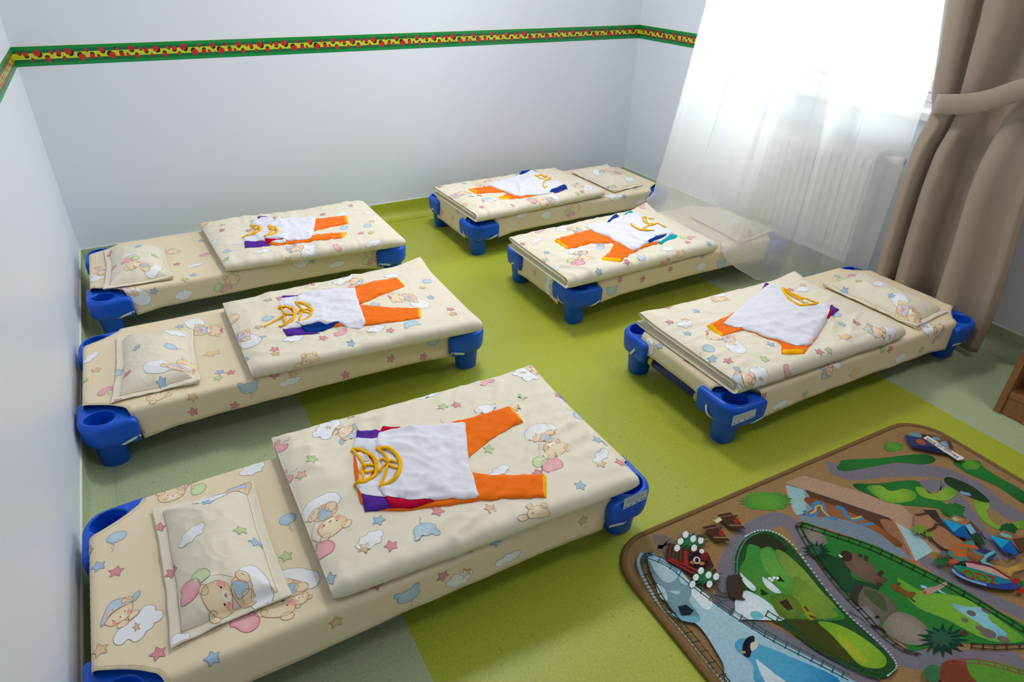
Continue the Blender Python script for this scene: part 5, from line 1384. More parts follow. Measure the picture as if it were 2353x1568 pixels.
for s, q in ((11, (1125, 745, 90, 62)), (12, (1870, 1270, 165, 100))): rp(spiky(*q, 16, s), rgb(28, 62, 48), False); rp(spiky(q[0] - 10, q[1] - 10, q[2] * .6, q[3] * .6, 12, s + 3), rgb(46, 90, 66), False)
rs([(1980, 1240), (2010, 1220)], .012, BRN)
def fence(pts, off, col, posts=14, ph=16):
    p = catmull(pts, 8, False)
    rs([(x, y) for x, y in p], .0026, col, False); rs([(x + off[0], y + off[1]) for x, y in p], .0026, col, False)
    L = 0.0; r = [p[0]]
    for a, b in zip(p, p[1:]):
        L += math.hypot(b[0] - a[0], b[1] - a[1])
        if L > 64: r.append(b); L = 0
    for q in r: rs([(q[0] - off[0] * .25, q[1] - off[1] * .25), (q[0] + off[0] * 1.25, q[1] + off[1] * 1.25)], .0026, col, False)
fence([(1040, 575), (1200, 625), (1450, 712), (1700, 830), (2000, 985), (2353, 1200)], (-10, 22), FEN)
fence([(1000, 600), (1050, 690), (1130, 815), (1250, 970), (1400, 1130), (1500, 1240), (1620, 1330), (1720, 1362)], (24, -6), FEN)
fence([(2040, 1292), (2200, 1302), (2380, 1294)], (-2, 26), FEN)
fence([(1000, 600), (1010, 582), (1040, 575)], (14, 10), FEN)
# the hill enclosure
rp([(640, 872), (650, 760), (702, 670), (790, 626), (880, 640), (980, 722), (1080, 850), (1180, 980), (1300, 1120), (1420, 1230), (1520, 1330), (1590, 1420), (1582, 1470), (1502, 1502), (1400, 1472), (1250, 1402), (1100, 1322), (950, 1202), (820, 1130), (700, 1000)], rgb(40, 80, 40))
rp([(700, 700), (760, 650), (860, 655), (950, 740), (860, 760), (760, 740)], rgb(44, 52, 34))
rp([(668, 872), (700, 790), (722, 705), (790, 735), (850, 722), (950, 830), (1010, 910), (1150, 1010), (1250, 1090), (1280, 1150), (1100, 1152), (900, 1130), (770, 1010)], rgb(58, 126, 52), c2=rgb(80, 144, 58))
rp([(880, 740), (940, 760), (1050, 860), (1150, 980), (1240, 1080), (1150, 1060), (1020, 960), (920, 840)], rgb(104, 140, 56), c2=rgb(126, 156, 66))
rp([(720, 710), (790, 730), (800, 800), (780, 860), (730, 800)], rgb(60, 140, 62)); rp([(790, 740), (850, 735), (900, 820), (980, 930), (960, 990), (880, 920), (810, 840)], rgb(78, 146, 60), c2=rgb(100, 162, 70))
rp([(985, 900), (1080, 950), (1180, 1060), (1250, 1130), (1120, 1140), (1000, 1060)], rgb(96, 134, 48), c2=rgb(122, 152, 58))
rp([(950, 1160), (1110, 1165), (1250, 1260), (1280, 1330), (1360, 1420), (1250, 1390), (1100, 1310)], rgb(66, 72, 28))
rp([(1130, 1165), (1250, 1182), (1400, 1262), (1520, 1362), (1530, 1420), (1480, 1442), (1380, 1422), (1290, 1330), (1210, 1242)], rgb(96, 156, 44), c2=rgb(140, 178, 52)); rp([(1250, 1240), (1320, 1290), (1420, 1390), (1380, 1400), (1290, 1320)], rgb(168, 176, 48))
for q in ([(668, 872), (700, 902), (762, 962), (742, 982), (690, 932)], [(800, 900), (850, 930), (912, 992), (872, 992), (820, 952)], [(640, 1042), (690, 982), (760, 1002), (850, 1062), (932, 1152), (830, 1156), (720, 1152), (622, 1152), (640, 1092)]): rp(q, rgb(176, 206, 216), c2=WHT)
rp([(730, 1110), (780, 1105), (810, 1140), (750, 1150)], rgb(110, 190, 196))
rp([(850, 1020), (930, 1000), (1010, 1040), (1040, 1120), (980, 1150), (900, 1130)], rgb(78, 108, 40), c2=rgb(110, 132, 48)); rp([(900, 1050), (945, 1030), (985, 1090), (950, 1100)], rgb(64, 46, 32), False); rp([(790, 970), (840, 1000), (795, 1010)], rgb(30, 52, 36), False); rp([(900, 890), (935, 930), (890, 925)], rgb(30, 52, 36), False)
rp([(1030, 1070), (1070, 1080), (1120, 1140), (1080, 1155), (1050, 1110)], rgb(150, 148, 40)); rs([(1050, 1075), (1075, 1105)], .006, BRN); rs([(1080, 1130), (1115, 1145)], .006, BRN)
for (x, y) in ((845, 910), (870, 905), (890, 908), (858, 920)): rp(ell(x, y, 11, 8, 0, 8), WHT)
fence([(632, 880), (640, 760), (695, 665), (790, 622)], (20, 6), rgb(96, 138, 118)); fence([(820, 1130), (960, 1215), (1110, 1325), (1260, 1410), (1400, 1478), (1500, 1508)], (14, -26), rgb(50, 84, 56))
for q in resample(catmull([(700, 660), (790, 625), (900, 650), (1000, 735), (1180, 980), (1300, 1120), (1420, 1230), (1530, 1330), (1592, 1430), (1540, 1490)], 6, False), 46, False): rp(ell(q[0], q[1], 7, 5, 0, 6), rgb(176, 200, 200))
rp([(592, 905), (620, 895), (662, 900), (690, 962), (680, 1020), (700, 1040), (622, 1030), (590, 985)], rgb(66, 54, 46)); rs([(600, 1000), (560, 1002), (525, 960)], .005, rgb(70, 60, 54)); rs([(600, 1020), (560, 1025), (515, 1010)], .005, rgb(70, 60, 54)); rs([(660, 900), (678, 915)], .008, rgb(66, 54, 46)); rs([(680, 970), (692, 985)], .008, rgb(66, 54, 46))
# polar enclosure
rp([(118, 775), (160, 768), (250, 830), (380, 960), (550, 1080), (700, 1182), (900, 1292), (1100, 1392), (1300, 1500), (1340, 1560), (660, 1560), (560, 1402), (430, 1202), (300, 1132), (205, 1020), (150, 900)], rgb(140, 184, 208), c2=ICE)
rp([(300, 850), (380, 940), (500, 1040), (480, 1100), (420, 1060), (330, 930)], WHT)
rp([(128, 830), (180, 802), (290, 850), (340, 900), (382, 990), (370, 1050), (425, 1130), (420, 1172), (340, 1162), (240, 1072), (180, 962)], rgb(98, 130, 146), c2=rgb(126, 156, 168))
for q in ([(130, 790), (200, 815), (260, 850), (300, 900), (240, 940), (170, 880)], [(170, 950), (220, 975), (240, 1040), (200, 1030)], [(250, 990), (310, 990), (300, 1010)], [(300, 870), (340, 900), (360, 950), (320, 940)]): rp(q, rgb(176, 202, 214))
rp([(300, 1080), (350, 1070), (395, 1105), (372, 1132), (320, 1136)], rgb(34, 46, 58), False); rp([(240, 1110), (330, 1140), (420, 1140), (415, 1175), (330, 1165)], rgb(120, 176, 200))
rp([(640, 1292), (700, 1270), (800, 1312), (950, 1372), (1260, 1530), (800, 1560), (740, 1422), (650, 1342)], rgb(24, 120, 180), c2=SKY); rp([(760, 1400), (800, 1420), (862, 1472), (950, 1545), (830, 1545)], rgb(206, 222, 230))
rp([(690, 1290), (722, 1258), (752, 1272), (742, 1322), (722, 1382), (690, 1372), (680, 1340)], rgb(34, 36, 46)); rp([(730, 1300), (768, 1290), (772, 1318), (735, 1345)], rgb(214, 206, 186)); rp(ell(690, 1352, 11, 8, 0, 8), rgb(200, 150, 60)); rs([(735, 1272), (748, 1258)], .007, DK)
fence([(130, 765), (250, 815), (400, 935), (600, 1085), (750, 1182), (900, 1272), (1100, 1375), (1320, 1490)], (-12, 28), TEALF); fence([(112, 770), (85, 800), (100, 880), (160, 1000), (230, 1112), (330, 1225), (450, 1372), (580, 1545)], (34, -8), rgb(54, 60, 56)); fence([(85, 800), (95, 772), (130, 765)], (16, 14), TEALF)
for q in resample(catmull([(85, 770), (66, 815), (85, 890), (150, 1010), (215, 1120), (320, 1240), (440, 1390), (560, 1530)], 6, False), 58, False): rp(ell(q[0], q[1], 10, 8, 0, 8), rgb(140, 180, 206))
# kiosk, benches, snowy bushes
rp([(240, 708), (380, 742), (480, 770), (512, 850), (470, 880), (400, 892), (220, 792)], rgb(70, 44, 36), False); rp([(365, 790), (420, 760), (470, 800), (470, 850), (410, 875), (370, 840)], rgb(40, 26, 26)); rp(ell(410, 812, 22, 22, 0, 12), rgb(200, 190, 190)); rp(ell(412, 812, 11, 14, 0, 8), DK); rp(ell(385, 825, 16, 10, 0, 8), rgb(170, 110, 60)); rp(ell(440, 830, 18, 10, 0, 8), rgb(180, 130, 70))
for q in ([(250, 800), (340, 840), (350, 760)], [(345, 755), (355, 845), (430, 880)], [(240, 810), (410, 900)]): rs(q, .006, rgb(168, 42, 40), False)
for i in range(6): rs([(238 + i * 20, 715 + i * 5), (226 + i * 22, 785 + i * 9)], .002, rgb(110, 78, 58), False)
for s, (x, y) in enumerate(((375, 700), (465, 915))):
    rp(spiky(x, y, 110, 62, 14, 20 + s), rgb(34, 84, 52), False); rp(spiky(x + 5, y, 70, 40, 10, 30 + s), rgb(52, 110, 66), False)
    for (dx, dy) in ((-80, 40), (-30, -40), (15, -15), (60, -5), (-60, 0), (20, 40)): rp(ell(x + dx, y + dy, 17, 21, 20, 10), WHT)
rs([(430, 675), (455, 665)], .009, BRN); rs([(500, 880), (525, 870)], .009, BRN); rp(spiky(455, 790, 30, 40, 8, 41), rgb(120, 34, 40), False); rp(ell(440, 760, 14, 14, 0, 8), WHT)
for dx, dy in ((0, 0), (-90, 72)):
    rp([(530 + dx, 545 + dy), (610 + dx, 528 + dy), (700 + dx, 628 + dy), (612 + dx, 626 + dy)], rgb(74, 48, 36), False); rs([(540 + dx, 560 + dy), (620 + dx, 545 + dy)], .003, rgb(140, 108, 84), False); rs([(600 + dx, 606 + dy), (688 + dx, 606 + dy)], .004, rgb(150, 120, 96), False)
    rs([(630 + dx, 560 + dy), (650 + dx, 545 + dy)], .007, BRN, False); rp(spiky(645 + dx, 580 + dy, 22, 24, 6, 50 + dx), rgb(164, 44, 44), False)
rp([(511, 578), (545, 558), (562, 574), (530, 594)], rgb(214, 208, 170), False)
# shop block with its sign
def region(x0, y0, sc):
    global RX0, RY0, RSX
    RX0, RY0, RSX = x0, y0, sc
region(2040, 980, .13302)
rp([(270, 205), (420, 155), (980, 235), (1070, 320), (1100, 440), (1060, 450), (960, 525), (380, 415)], rgb(132, 84, 58), False)
rp([(268, 205), (590, 255), (960, 520), (900, 520), (380, 412), (330, 330)], rgb(58, 66, 110), False); rp([(380, 410), (420, 390), (760, 400), (960, 515), (900, 520)], rgb(36, 42, 86), False)
rp([(330, 200), (400, 162), (540, 185), (560, 235), (500, 240)], rgb(110, 150, 168)); rp([(560, 190), (720, 215), (760, 250), (640, 230), (570, 240)], rgb(54, 40, 44), False)
rp([(740, 255), (780, 232), (880, 262), (850, 302), (790, 290)], rgb(104, 150, 172)); rp([(880, 345), (930, 310), (985, 325), (1030, 440), (960, 390)], rgb(84, 120, 190), c2=rgb(120, 168, 200)); rp([(1000, 300), (1060, 310), (1102, 440), (1060, 448)], rgb(96, 60, 44), False)
rp([(475, 285), (540, 275), (620, 320), (628, 365), (560, 375), (480, 340)], rgb(150, 50, 36), c2=rgb(210, 140, 60))
rp([(660, 215), (1296, 604), (1255, 630), (1186, 648), (590, 258)], rgb(226, 226, 224), False)
rs([(840, 342), (960, 410), (1080, 486)], .004, DK, False)
rug_later = []
region(2100, 1180, .14032)
rp([(0, 60), (100, 30), (300, 120), (380, 230), (340, 260), (150, 330), (0, 340)], rgb(164, 120, 90)); rp([(120, 0), (330, 0), (400, 130), (600, 400), (730, 450), (720, 470), (560, 390), (340, 200)], rgb(62, 54, 44), False)
rp([(300, 270), (440, 280), (620, 420), (780, 540), (620, 640), (480, 640), (260, 450)], rgb(158, 114, 82))
rs([(0, 90), (90, 78), (180, 55)], .009, BRN); rs([(160, 335), (290, 310), (350, 220)], .009, BRN)
rp(spiky(60, 320, 160, 100, 12, 61), rgb(110, 146, 56), False); rp(spiky(220, 400, 90, 60, 9, 62), rgb(110, 146, 56), False)
rp([(520, 150), (640, 80), (900, 180), (1060, 350), (920, 420), (800, 260)], rgb(150, 110, 86), False); rp([(900, 180), (1060, 350), (920, 420), (810, 255)], rgb(104, 68, 52), False)
rp([(815, 250), (890, 228), (985, 365), (905, 405)], rgb(110, 176, 214), False); rp([(600, 140), (660, 120), (700, 185), (640, 180)], rgb(140, 190, 160)); rp([(660, 118), (760, 170), (700, 170)], rgb(220, 140, 60))
rp([(418, 140), (790, 250), (910, 490), (620, 410), (560, 350)], rgb(22, 92, 158), False); rp([(425, 140), (780, 250), (620, 365)], rgb(40, 152, 194), False); rp([(425, 150), (620, 365), (910, 490), (620, 415)], rgb(30, 70, 150), False)
rp([(900, 430), (1000, 370), (1060, 400), (1140, 580), (1050, 570), (930, 500)], rgb(36, 70, 48), False); rs([(1050, 360), (1140, 490)], .004, DK, False)
rp([(1270, 400), (1440, 335), (1690, 420), (1810, 440), (1810, 640), (1690, 690), (1540, 500)], rgb(140, 100, 74), False); rp([(1580, 480), (1810, 450), (1810, 640), (1690, 690)], rgb(88, 60, 44), False)
rp([(1370, 400), (1420, 380), (1560, 430), (1530, 465), (1410, 430)], rgb(110, 180, 170))
rp([(1185, 405), (1550, 510), (1700, 760), (1420, 680), (1340, 600)], rgb(22, 92, 168), False); rp([(1190, 405), (1540, 510), (1400, 630)], rgb(34, 156, 196), False); rp([(1195, 415), (1400, 630), (1700, 762), (1420, 690)], rgb(28, 72, 158), False)
rs([(1470, 710), (1520, 810), (1640, 740)], .004, rgb(60, 60, 90), False)
rp([(520, 690), (780, 530), (930, 510), (1010, 620), (1240, 680), (1320, 740), (1160, 840), (820, 860), (760, 870), (620, 800)], rgb(70, 130, 116)); rp([(960, 660), (1060, 620), (1240, 680), (1150, 750)], rgb(56, 52, 100), False); rp([(1140, 800), (1310, 715), (1325, 745), (1180, 840)], rgb(56, 52, 100), False); rp([(1050, 800), (1230, 690), (1290, 700), (1130, 830), (1260, 910), (1240, 950), (1110, 900)], rgb(96, 176, 196))
for q in ([(650, 585), (800, 590), (1010, 630)], [(550, 655), (700, 660), (850, 690)], [(620, 720), (720, 740), (850, 750)]): rs(q, .014, rgb(190, 96, 44))
rp([(830, 640), (900, 650), (980, 720), (1110, 750), (1100, 800), (1000, 860), (850, 800)], rgb(112, 70, 42), c2=rgb(150, 100, 60)); rp(spiky(450, 720, 80, 70, 9, 63), rgb(100, 98, 98), False); rp(spiky(420, 840, 180, 90, 12, 64), rgb(44, 96, 52), False); rp(spiky(620, 850, 110, 60, 10, 65), rgb(190, 80, 66), False); rp(bush(760, 880, 70, 40, 9, 66), rgb(34, 62, 44), False)
rp([(810, 870), (900, 880), (1250, 960), (1530, 1140), (1480, 1140), (1150, 1040), (830, 940)], rgb(190, 156, 144), False); rs([(800, 850), (1000, 880), (1250, 950), (1530, 1120)], .008, rgb(120, 40, 70))
rp([(1250, 930), (1300, 910), (1500, 960), (1700, 880), (1803, 850), (1803, 960), (1600, 1020), (1540, 1100), (1400, 1020)], rgb(132, 92, 50), c2=rgb(186, 146, 80))
rp([(570, 955), (640, 950), (900, 1000), (1500, 1160), (1660, 1200), (1640, 1300), (1400, 1305), (1100, 1250), (800, 1130), (640, 1040)], rgb(46, 66, 140)); rs([(590, 975), (700, 1080), (900, 1170), (1150, 1240)], .008, rgb(120, 156, 200))
rp([(620, 940), (700, 915), (1000, 985), (1500, 1150), (1540, 1200), (1300, 1220), (1050, 1190), (800, 1080)], rgb(30, 120, 140)); rp([(630, 945), (800, 960), (1150, 1060), (1260, 1200), (1050, 1180), (800, 1075)], rgb(52, 136, 66))
rp(spiky(1640, 1180, 110, 70, 10, 67), rgb(160, 40, 40), False); rp(spiky(1740, 1340, 90, 60, 10, 68), rgb(190, 30, 34), False); rp(spiky(1730, 1220, 80, 70, 10, 69), rgb(40, 100, 56), False)
def rug_text(s, p_start, p_end, height, cols):
    """lettering printed on the rug, reading from p_start to p_end"""
    cu = bpy.data.curves.new('lettering', 'FONT'); cu.body = s; cu.size = 1.0; cu.resolution_u = 3
    to = bpy.data.objects.new('lettering', cu); COL.objects.link(to)
    dg = bpy.context.evaluated_depsgraph_get(); me = to.evaluated_get(dg).to_mesh()
    vs = [v.co.copy() for v in me.vertices]; fs = [tuple(p.vertices) for p in me.polygons]
    x0 = min(v.x for v in vs); x1 = max(v.x for v in vs)
    a = Vector(T3(p_start)); b = Vector(T3(p_end)); d = b - a; L = d.length; d = d.normalized(); nrm = Vector((-d.y, d.x))
    n = len(pr.v)
    for v in vs:
        t = (v.x - x0) / (x1 - x0); q = a + d * (t * L) + nrm * (v.y * height)
        pr.v.append(Vector((q.x, q.y, RZT + LAY[0] * .00005))); pr.c.append(cols[min(len(cols) - 1, int(t * len(cols)))])
    pr.f += [tuple(n + i for i in f) for f in fs]
    to.evaluated_get(dg).to_mesh_clear(); bpy.data.objects.remove(to); bpy.data.curves.remove(cu); LAY[0] += 1

ZC = [rgb(176, 40, 36)]
region(2100, 1180, .14032)
for o, c in ((6, rgb(60, 24, 24)), (0, ZC[0])): rug_text('ZOO', (1298, 1104 + o), (752, 982 + o), .040, [c])
region(2040, 980, .13302)
rug_text('House of Kids', (1206, 582), (662, 258), .024, [rgb(40, 130, 140), rgb(160, 60, 60), rgb(210, 150, 60), rgb(90, 90, 170), rgb(60, 110, 110), rgb(190, 70, 150), rgb(80, 150, 150), rgb(80, 150, 150), rgb(170, 50, 60), rgb(80, 160, 80), rgb(190, 100, 50), rgb(60, 130, 140)])
region(1440, 980, .38802)
rp(bush(1800, 1490, 60, 60, 12, 70), rgb(60, 110, 70), False); rp([(1850, 1440), (1920, 1410), (2040, 1440), (2100, 1545), (1860, 1545)], rgb(124, 62, 42)); rp([(2000, 1412), (2200, 1425), (2380, 1495), (2380, 1560), (2090, 1560)], rgb(90, 146, 52)); fence([(1900, 1408), (2100, 1412), (2353, 1480)], (0, 22), rgb(140, 70, 70))
mesh_obj('rug_face', pr.v, pr.f, MAT['rug'], rug_root, cols=pr.c, smooth=False)
P = resample(RUG, .02)
MB().tube([(x, y, .0065) for x, y in P] + [(*P[0], .0065), ], .0085, 8, .75, cap=False).obj('rug_binding', MAT['binding'], rug_root, smooth=True)

# ------------------------------------------------------------------ radiator under the window
rad = empty('radiator', (W - .075, -1.42, .10), 'white ribbed panel radiator on the wall under the window, behind the sheer curtain', 'radiator')
RY_0, RY_1, RZ_0, RZ_1 = -1.84, -0.98, .135, .655
prof = []
n = int((RY_1 - RY_0) / .04)
for i in range(n):
    a = RY_0 + (RY_1 - RY_0) * i / n; wd = (RY_1 - RY_0) / n
    prof += [(a, 0), (a + wd * .18, 0), (a + wd * .30, .009), (a + wd * .70, .009), (a + wd * .82, 0)]
prof.append((RY_1, 0))
XF = W - .115
v = []; f = []
lv = [(RZ_0, 0), (RZ_0 + .03, 0), (RZ_0 + .05, 1), (RZ_1 - .05, 1), (RZ_1 - .03, 0), (RZ_1, 0)]
for z, k in lv:
    for y, d in prof: v.append((XF - d * k, y, z))
m = len(prof)
for i in range(len(lv) - 1):
    for j in range(m - 1): f.append((i * m + j + 1, i * m + j, (i + 1) * m + j, (i + 1) * m + j + 1))
b0 = len(v)
for z, k in (lv[0], lv[-1]):
    for y in (RY_0, RY_1): v.append((XF + .012, y, z))
f += [(b0, b0 + 1, b0 + 3, b0 + 2), (0, m - 1, b0 + 1, b0), ((len(lv) - 1) * m + m - 1, (len(lv) - 1) * m, b0 + 2, b0 + 3)]
mesh_obj('front_panel', v, f, MAT['enamel'], rad, smooth=False)
bevel(MB().box((XF + .065, RY_0, RZ_0), (XF + .080, RY_1, RZ_1)).obj('rear_panel', MAT['enamel'], rad), .004)
for y in (RY_0 - .002, RY_1 - .002): bevel(MB().box((XF + .004, y, RZ_0 + .02), (XF + .078, y + .004, RZ_1 + .008)).obj('side_cover', MAT['enamel'], rad), .0015)
g = MB(); g.box((XF + .004, RY_0, RZ_1 + .002), (XF + .078, RY_0 + .02, RZ_1 + .008)); g.box((XF + .004, RY_1 - .02, RZ_1 + .002), (XF + .078, RY_1, RZ_1 + .008)); g.box((XF + .004, RY_0 + .02, RZ_1 + .002), (XF + .012, RY_1 - .02, RZ_1 + .008)); g.box((XF + .070, RY_0 + .02, RZ_1 + .002), (XF + .078, RY_1 - .02, RZ_1 + .008))
y = RY_0 + .03
while y < RY_1 - .03: g.box((XF + .012, y, RZ_1 + .002), (XF + .070, y + .006, RZ_1 + .007)); y += .016
g.obj('top_grille', MAT['enamel'], rad)
va = MB().lathe([(.008, 0), (.012, .004), (.012, .02), (.019, .024), (.021, .05), (.021, .066), (.016, .074), (.004, .076)], (XF + .038, RY_0 - .03, RZ_1 - .02), (0, -1, .0), 20).obj('thermostatic_valve', MAT['enamel'], rad, smooth=True)
MB().tube([(XF + .038, RY_0 + .004, RZ_1 - .02), (XF + .038, RY_0 - .034, RZ_1 - .02)], .008, 12).tube([(XF + .038, RY_0 - .022, RZ_1 - .02), (XF + .060, RY_0 - .022, RZ_1 - .02), (W - .002, RY_0 - .022, RZ_1 - .02)], .0075, 12).obj('valve_pipe', MAT['chrome'], va, smooth=True)
for yy in (RY_0 + .12, RY_1 - .12): MB().box((XF + .080, yy - .02, RZ_0 + .05), (W - .004, yy + .02, RZ_1 - .05)).obj('wall_bracket', MAT['enamel'], rad)

# ------------------------------------------------------------------ sheer curtain, its foot lying over the bed under the window
def lerp_list(L, t):
    for i in range(len(L) - 1):
        if t <= L[i + 1][0]:
            a = (t - L[i][0]) / (L[i + 1][0] - L[i][0]); a = a * a * (3 - 2 * a) if True else a
            return [p * (1 - a) + q * a for p, q in zip(L[i][1:], L[i + 1][1:])]
    return list(L[-1][1:])
#  u, top y, landing (x, y, z), hem (x, y, z)
SH = [(0.00, -.93, 2.700, -.965, .280, 2.640, -.988, .258),
      (0.12, -1.03, 2.690, -1.075, .280, 2.625, -1.090, .255),
      (0.30, -1.17, 2.680, -1.250, .278, 2.610, -1.265, .253),
      (0.47, -1.32, 2.670, -1.435, .275, 2.595, -1.450, .250),
      (0.55, -1.41, 2.668, -1.535, .262, 2.590, -1.558, .225),
      (0.60, -1.46, 2.690, -1.585, .235, 2.612, -1.592, .180),
      (0.65, -1.51, 2.755, -1.618, .180, 2.690, -1.618, .110),
      (0.69, -1.56, 2.850, -1.645, .115, 2.790, -1.642, .045),
      (0.74, -1.62, 2.930, -1.690, .075, 2.890, -1.678, .011),
      (0.83, -1.75, 3.030, -1.790, .06, 3.000, -1.785, .010),
      (1.00, -2.02, 3.085, -2.000, .05, 3.080, -1.990, .010)]
NU, NV = 200, 110
XT, ZTP = 3.09, 2.55
BED = [DUV['E'].bvh, PIL['E'], SHEETS['E'].bvh]
def bed_h(x, y):
    z = -1
    for b in BED:
        r = b.ray_cast(Vector((x, y, 1.0)), Vector((0, 0, -1)))
        if r[0] is not None: z = max(z, r[0].z)
    return z
def bed_hs(x, y, r=.022):
    return max(bed_h(x + a * r, y + b * r) for a, b in ((0, 0), (1, 0), (-1, 0), (0, 1), (0, -1), (.7, .7), (-.7, .7), (.7, -.7), (-.7, -.7)))
v = []; f = []
WL = .94
for i in range(NU + 1):
    u = i / NU
    ty, lx, ly, lz, hx, hy, hz = lerp_list(SH, u)
    ph = u * 2 * PI * 6.0 + 1.6 * math.sin(u * 9) + .8 * math.sin(u * 23)
    for j in range(NV + 1):
        w = j / NV
        top = Vector((XT, ty, ZTP)); land = Vector((lx, ly, lz)); hem = Vector((hx, hy, hz))
        if w < WL:
            a = w / WL; p = top.lerp(land, a); p.x = XT + (lx - XT) * (a ** 1.3)
        else:
            b = (w - WL) / (1 - WL); p = land.lerp(hem, b)
        fa = .013 * (.6 + .4 * w)
        if u < .66: fa *= min(1, max(.15, (WL + .02 - w) / .30))
        fz = math.sin(ph) + .45 * math.sin(2.3 * ph + 1)
        p.x += fa * fz + .010 * noise.noise((u * 10, w * 2.5, 7.0)) * (1 if w < WL - .04 else 0)
        p.y += fa * .9 * math.sin(1.4 * ph + .8)
        if u < .66 and w > WL - .05:
            zb = bed_hs(p.x, p.y) + .004
            if zb > 0: p.z = max(p.z, zb) if w < WL else (max(zb, .215) if -1.57 < p.y < -.985 else max(p.z, min(zb, .24)))
        v.append(p)
# let the cloth bridge small steps
for _ in range(3):
    nv = [q.copy() for q in v]
    for i in range(NU + 1):
        for j in range(int(NV * (WL - .06)), NV):
            k = i * (NV + 1) + j
            ids = [k - 1, k + 1] + ([k - NV - 1] if i > 0 else []) + ([k + NV + 1] if i < NU else [])
            c = sum((v[q] for q in ids), Vector()) / len(ids)
            nv[k] = v[k] * .4 + c * .6
            if v[k].y > -1.575: nv[k].z = max(nv[k].z, v[k].z - .003)
    v = nv
for i in range(NU):
    for j in range(NV):
        a = i * (NV + 1) + j; f.append((a, a + 1, a + NV + 2, a + NV + 1))
sheer = empty('sheer_curtain', (XT, -1.38, 0), 'white voile curtain before the window, its foot spread over a cot', 'curtain')
mesh_obj('voile', v, f, MAT['sheer'], sheer)
# stitched hems of the voile, double thickness
hv = [v[i * (NV + 1) + NV] for i in range(NU + 1)]; hf = []; hv2 = [v[i * (NV + 1) + NV - 1] for i in range(NU + 1)]
lv_ = [v[j] for j in range(NV + 1)]
MB().tube([p + Vector((0, 0, .0012)) for p in hv], .0016, 6).obj('hem', MAT['sheer'], sheer, smooth=True)
MB().tube([p + Vector((0, .001, 0)) for p in lv_], .0022, 6).obj('side_hem', MAT['sheer'], sheer, smooth=True)

# ------------------------------------------------------------------ taupe drape with its tie-back
XD = W - .175
yy_ = lambda px, py, x=XD: at_x(px, py, x)
LEFT = [(2.6, -1.80), (1.25, -1.935), (1.03, -1.985), (.94, -2.005), (.87, -2.025), (.82, -2.020), (.74, -2.000), (.58, -1.995), (.38, -2.000), (.12, -2.015), (.0, -2.02)]
RIGHT = [(2.6, -2.74), (1.20, -2.62), (1.05, -2.55), (.95, -2.50), (.85, -2.47), (.70, -2.475), (.60, -2.483), (.39, -2.515), (.16, -2.535), (.0, -2.53)]
def prof_at(L, z):
    for i in range(len(L) - 1):
        if L[i][0] >= z >= L[i + 1][0]:
            a = (L[i][0] - z) / (L[i][0] - L[i + 1][0]); return L[i][1] * (1 - a) + L[i + 1][1] * a
    return L[-1][1] if z < L[-1][0] else L[0][1]
# fold profile across the width: (place, depth towards the room)
FOLDS = [(0, -.030), (.04, .004), (.10, .030), (.16, .034), (.205, -.030), (.24, .012), (.30, .032), (.36, .022), (.42, -.050), (.50, -.056), (.565, -.036), (.60, .020), (.66, .044), (.74, .036), (.82, .012), (.90, .000), (.96, .006), (1.0, -.010)]
def fold_at(u):
    for i in range(len(FOLDS) - 1):
        if u <= FOLDS[i + 1][0]:
            p0 = FOLDS[max(i - 1, 0)]; p1 = FOLDS[i]; p2 = FOLDS[i + 1]; p3 = FOLDS[min(i + 2, len(FOLDS) - 1)]
            t = (u - p1[0]) / (p2[0] - p1[0])
            return .5 * (2 * p1[1] + (p2[1] - p0[1]) * t + (2 * p0[1] - 5 * p1[1] + 4 * p2[1] - p3[1]) * t * t + (3 * p1[1] - p0[1] - 3 * p2[1] + p3[1]) * t ** 3)
    return FOLDS[-1][1]
NU, NZ = 150, 110
v = []; f = []
def warp(u, z):
    """folds draw together on the left towards the tie-back"""
    k = math.exp(-((z - .90) / .42) ** 2)
    return u ** (1 + .0 * k)
for j in range(NZ + 1):
    z = 2.6 - (2.6 - .028) * j / NZ
    l, r = prof_at(LEFT, z), prof_at(RIGHT, z)
    k = math.exp(-((z - .89) / .14) ** 2)
    amp = 1.15 - .45 * k - (.20 if z > .9 else .0)
    for i in range(NU + 1):
        u = i / NU
        # band tilt: the gathered part sits lower on the left
        y = l + (r - l) * u
        x = XD - fold_at(warp(u, z)) * amp - .012 * noise.noise((u * 6, z * 1.6, 2.0)) + .010 * k
        v.append(Vector((x, y, z)))
for j in range(NZ):
    for i in range(NU):
        a = j * (NU + 1) + i; f.append((a, a + NU + 1, a + NU + 2, a + 1))
dr = empty('drape', (XD, -2.28, 0), 'heavy taupe drape tied back at the right side of the window', 'curtain')
o = mesh_obj('drape_cloth', v, f, MAT['drape'], dr)
md = o.modifiers.new('thickness', 'SOLIDIFY'); md.thickness = .0018; md.offset = 0
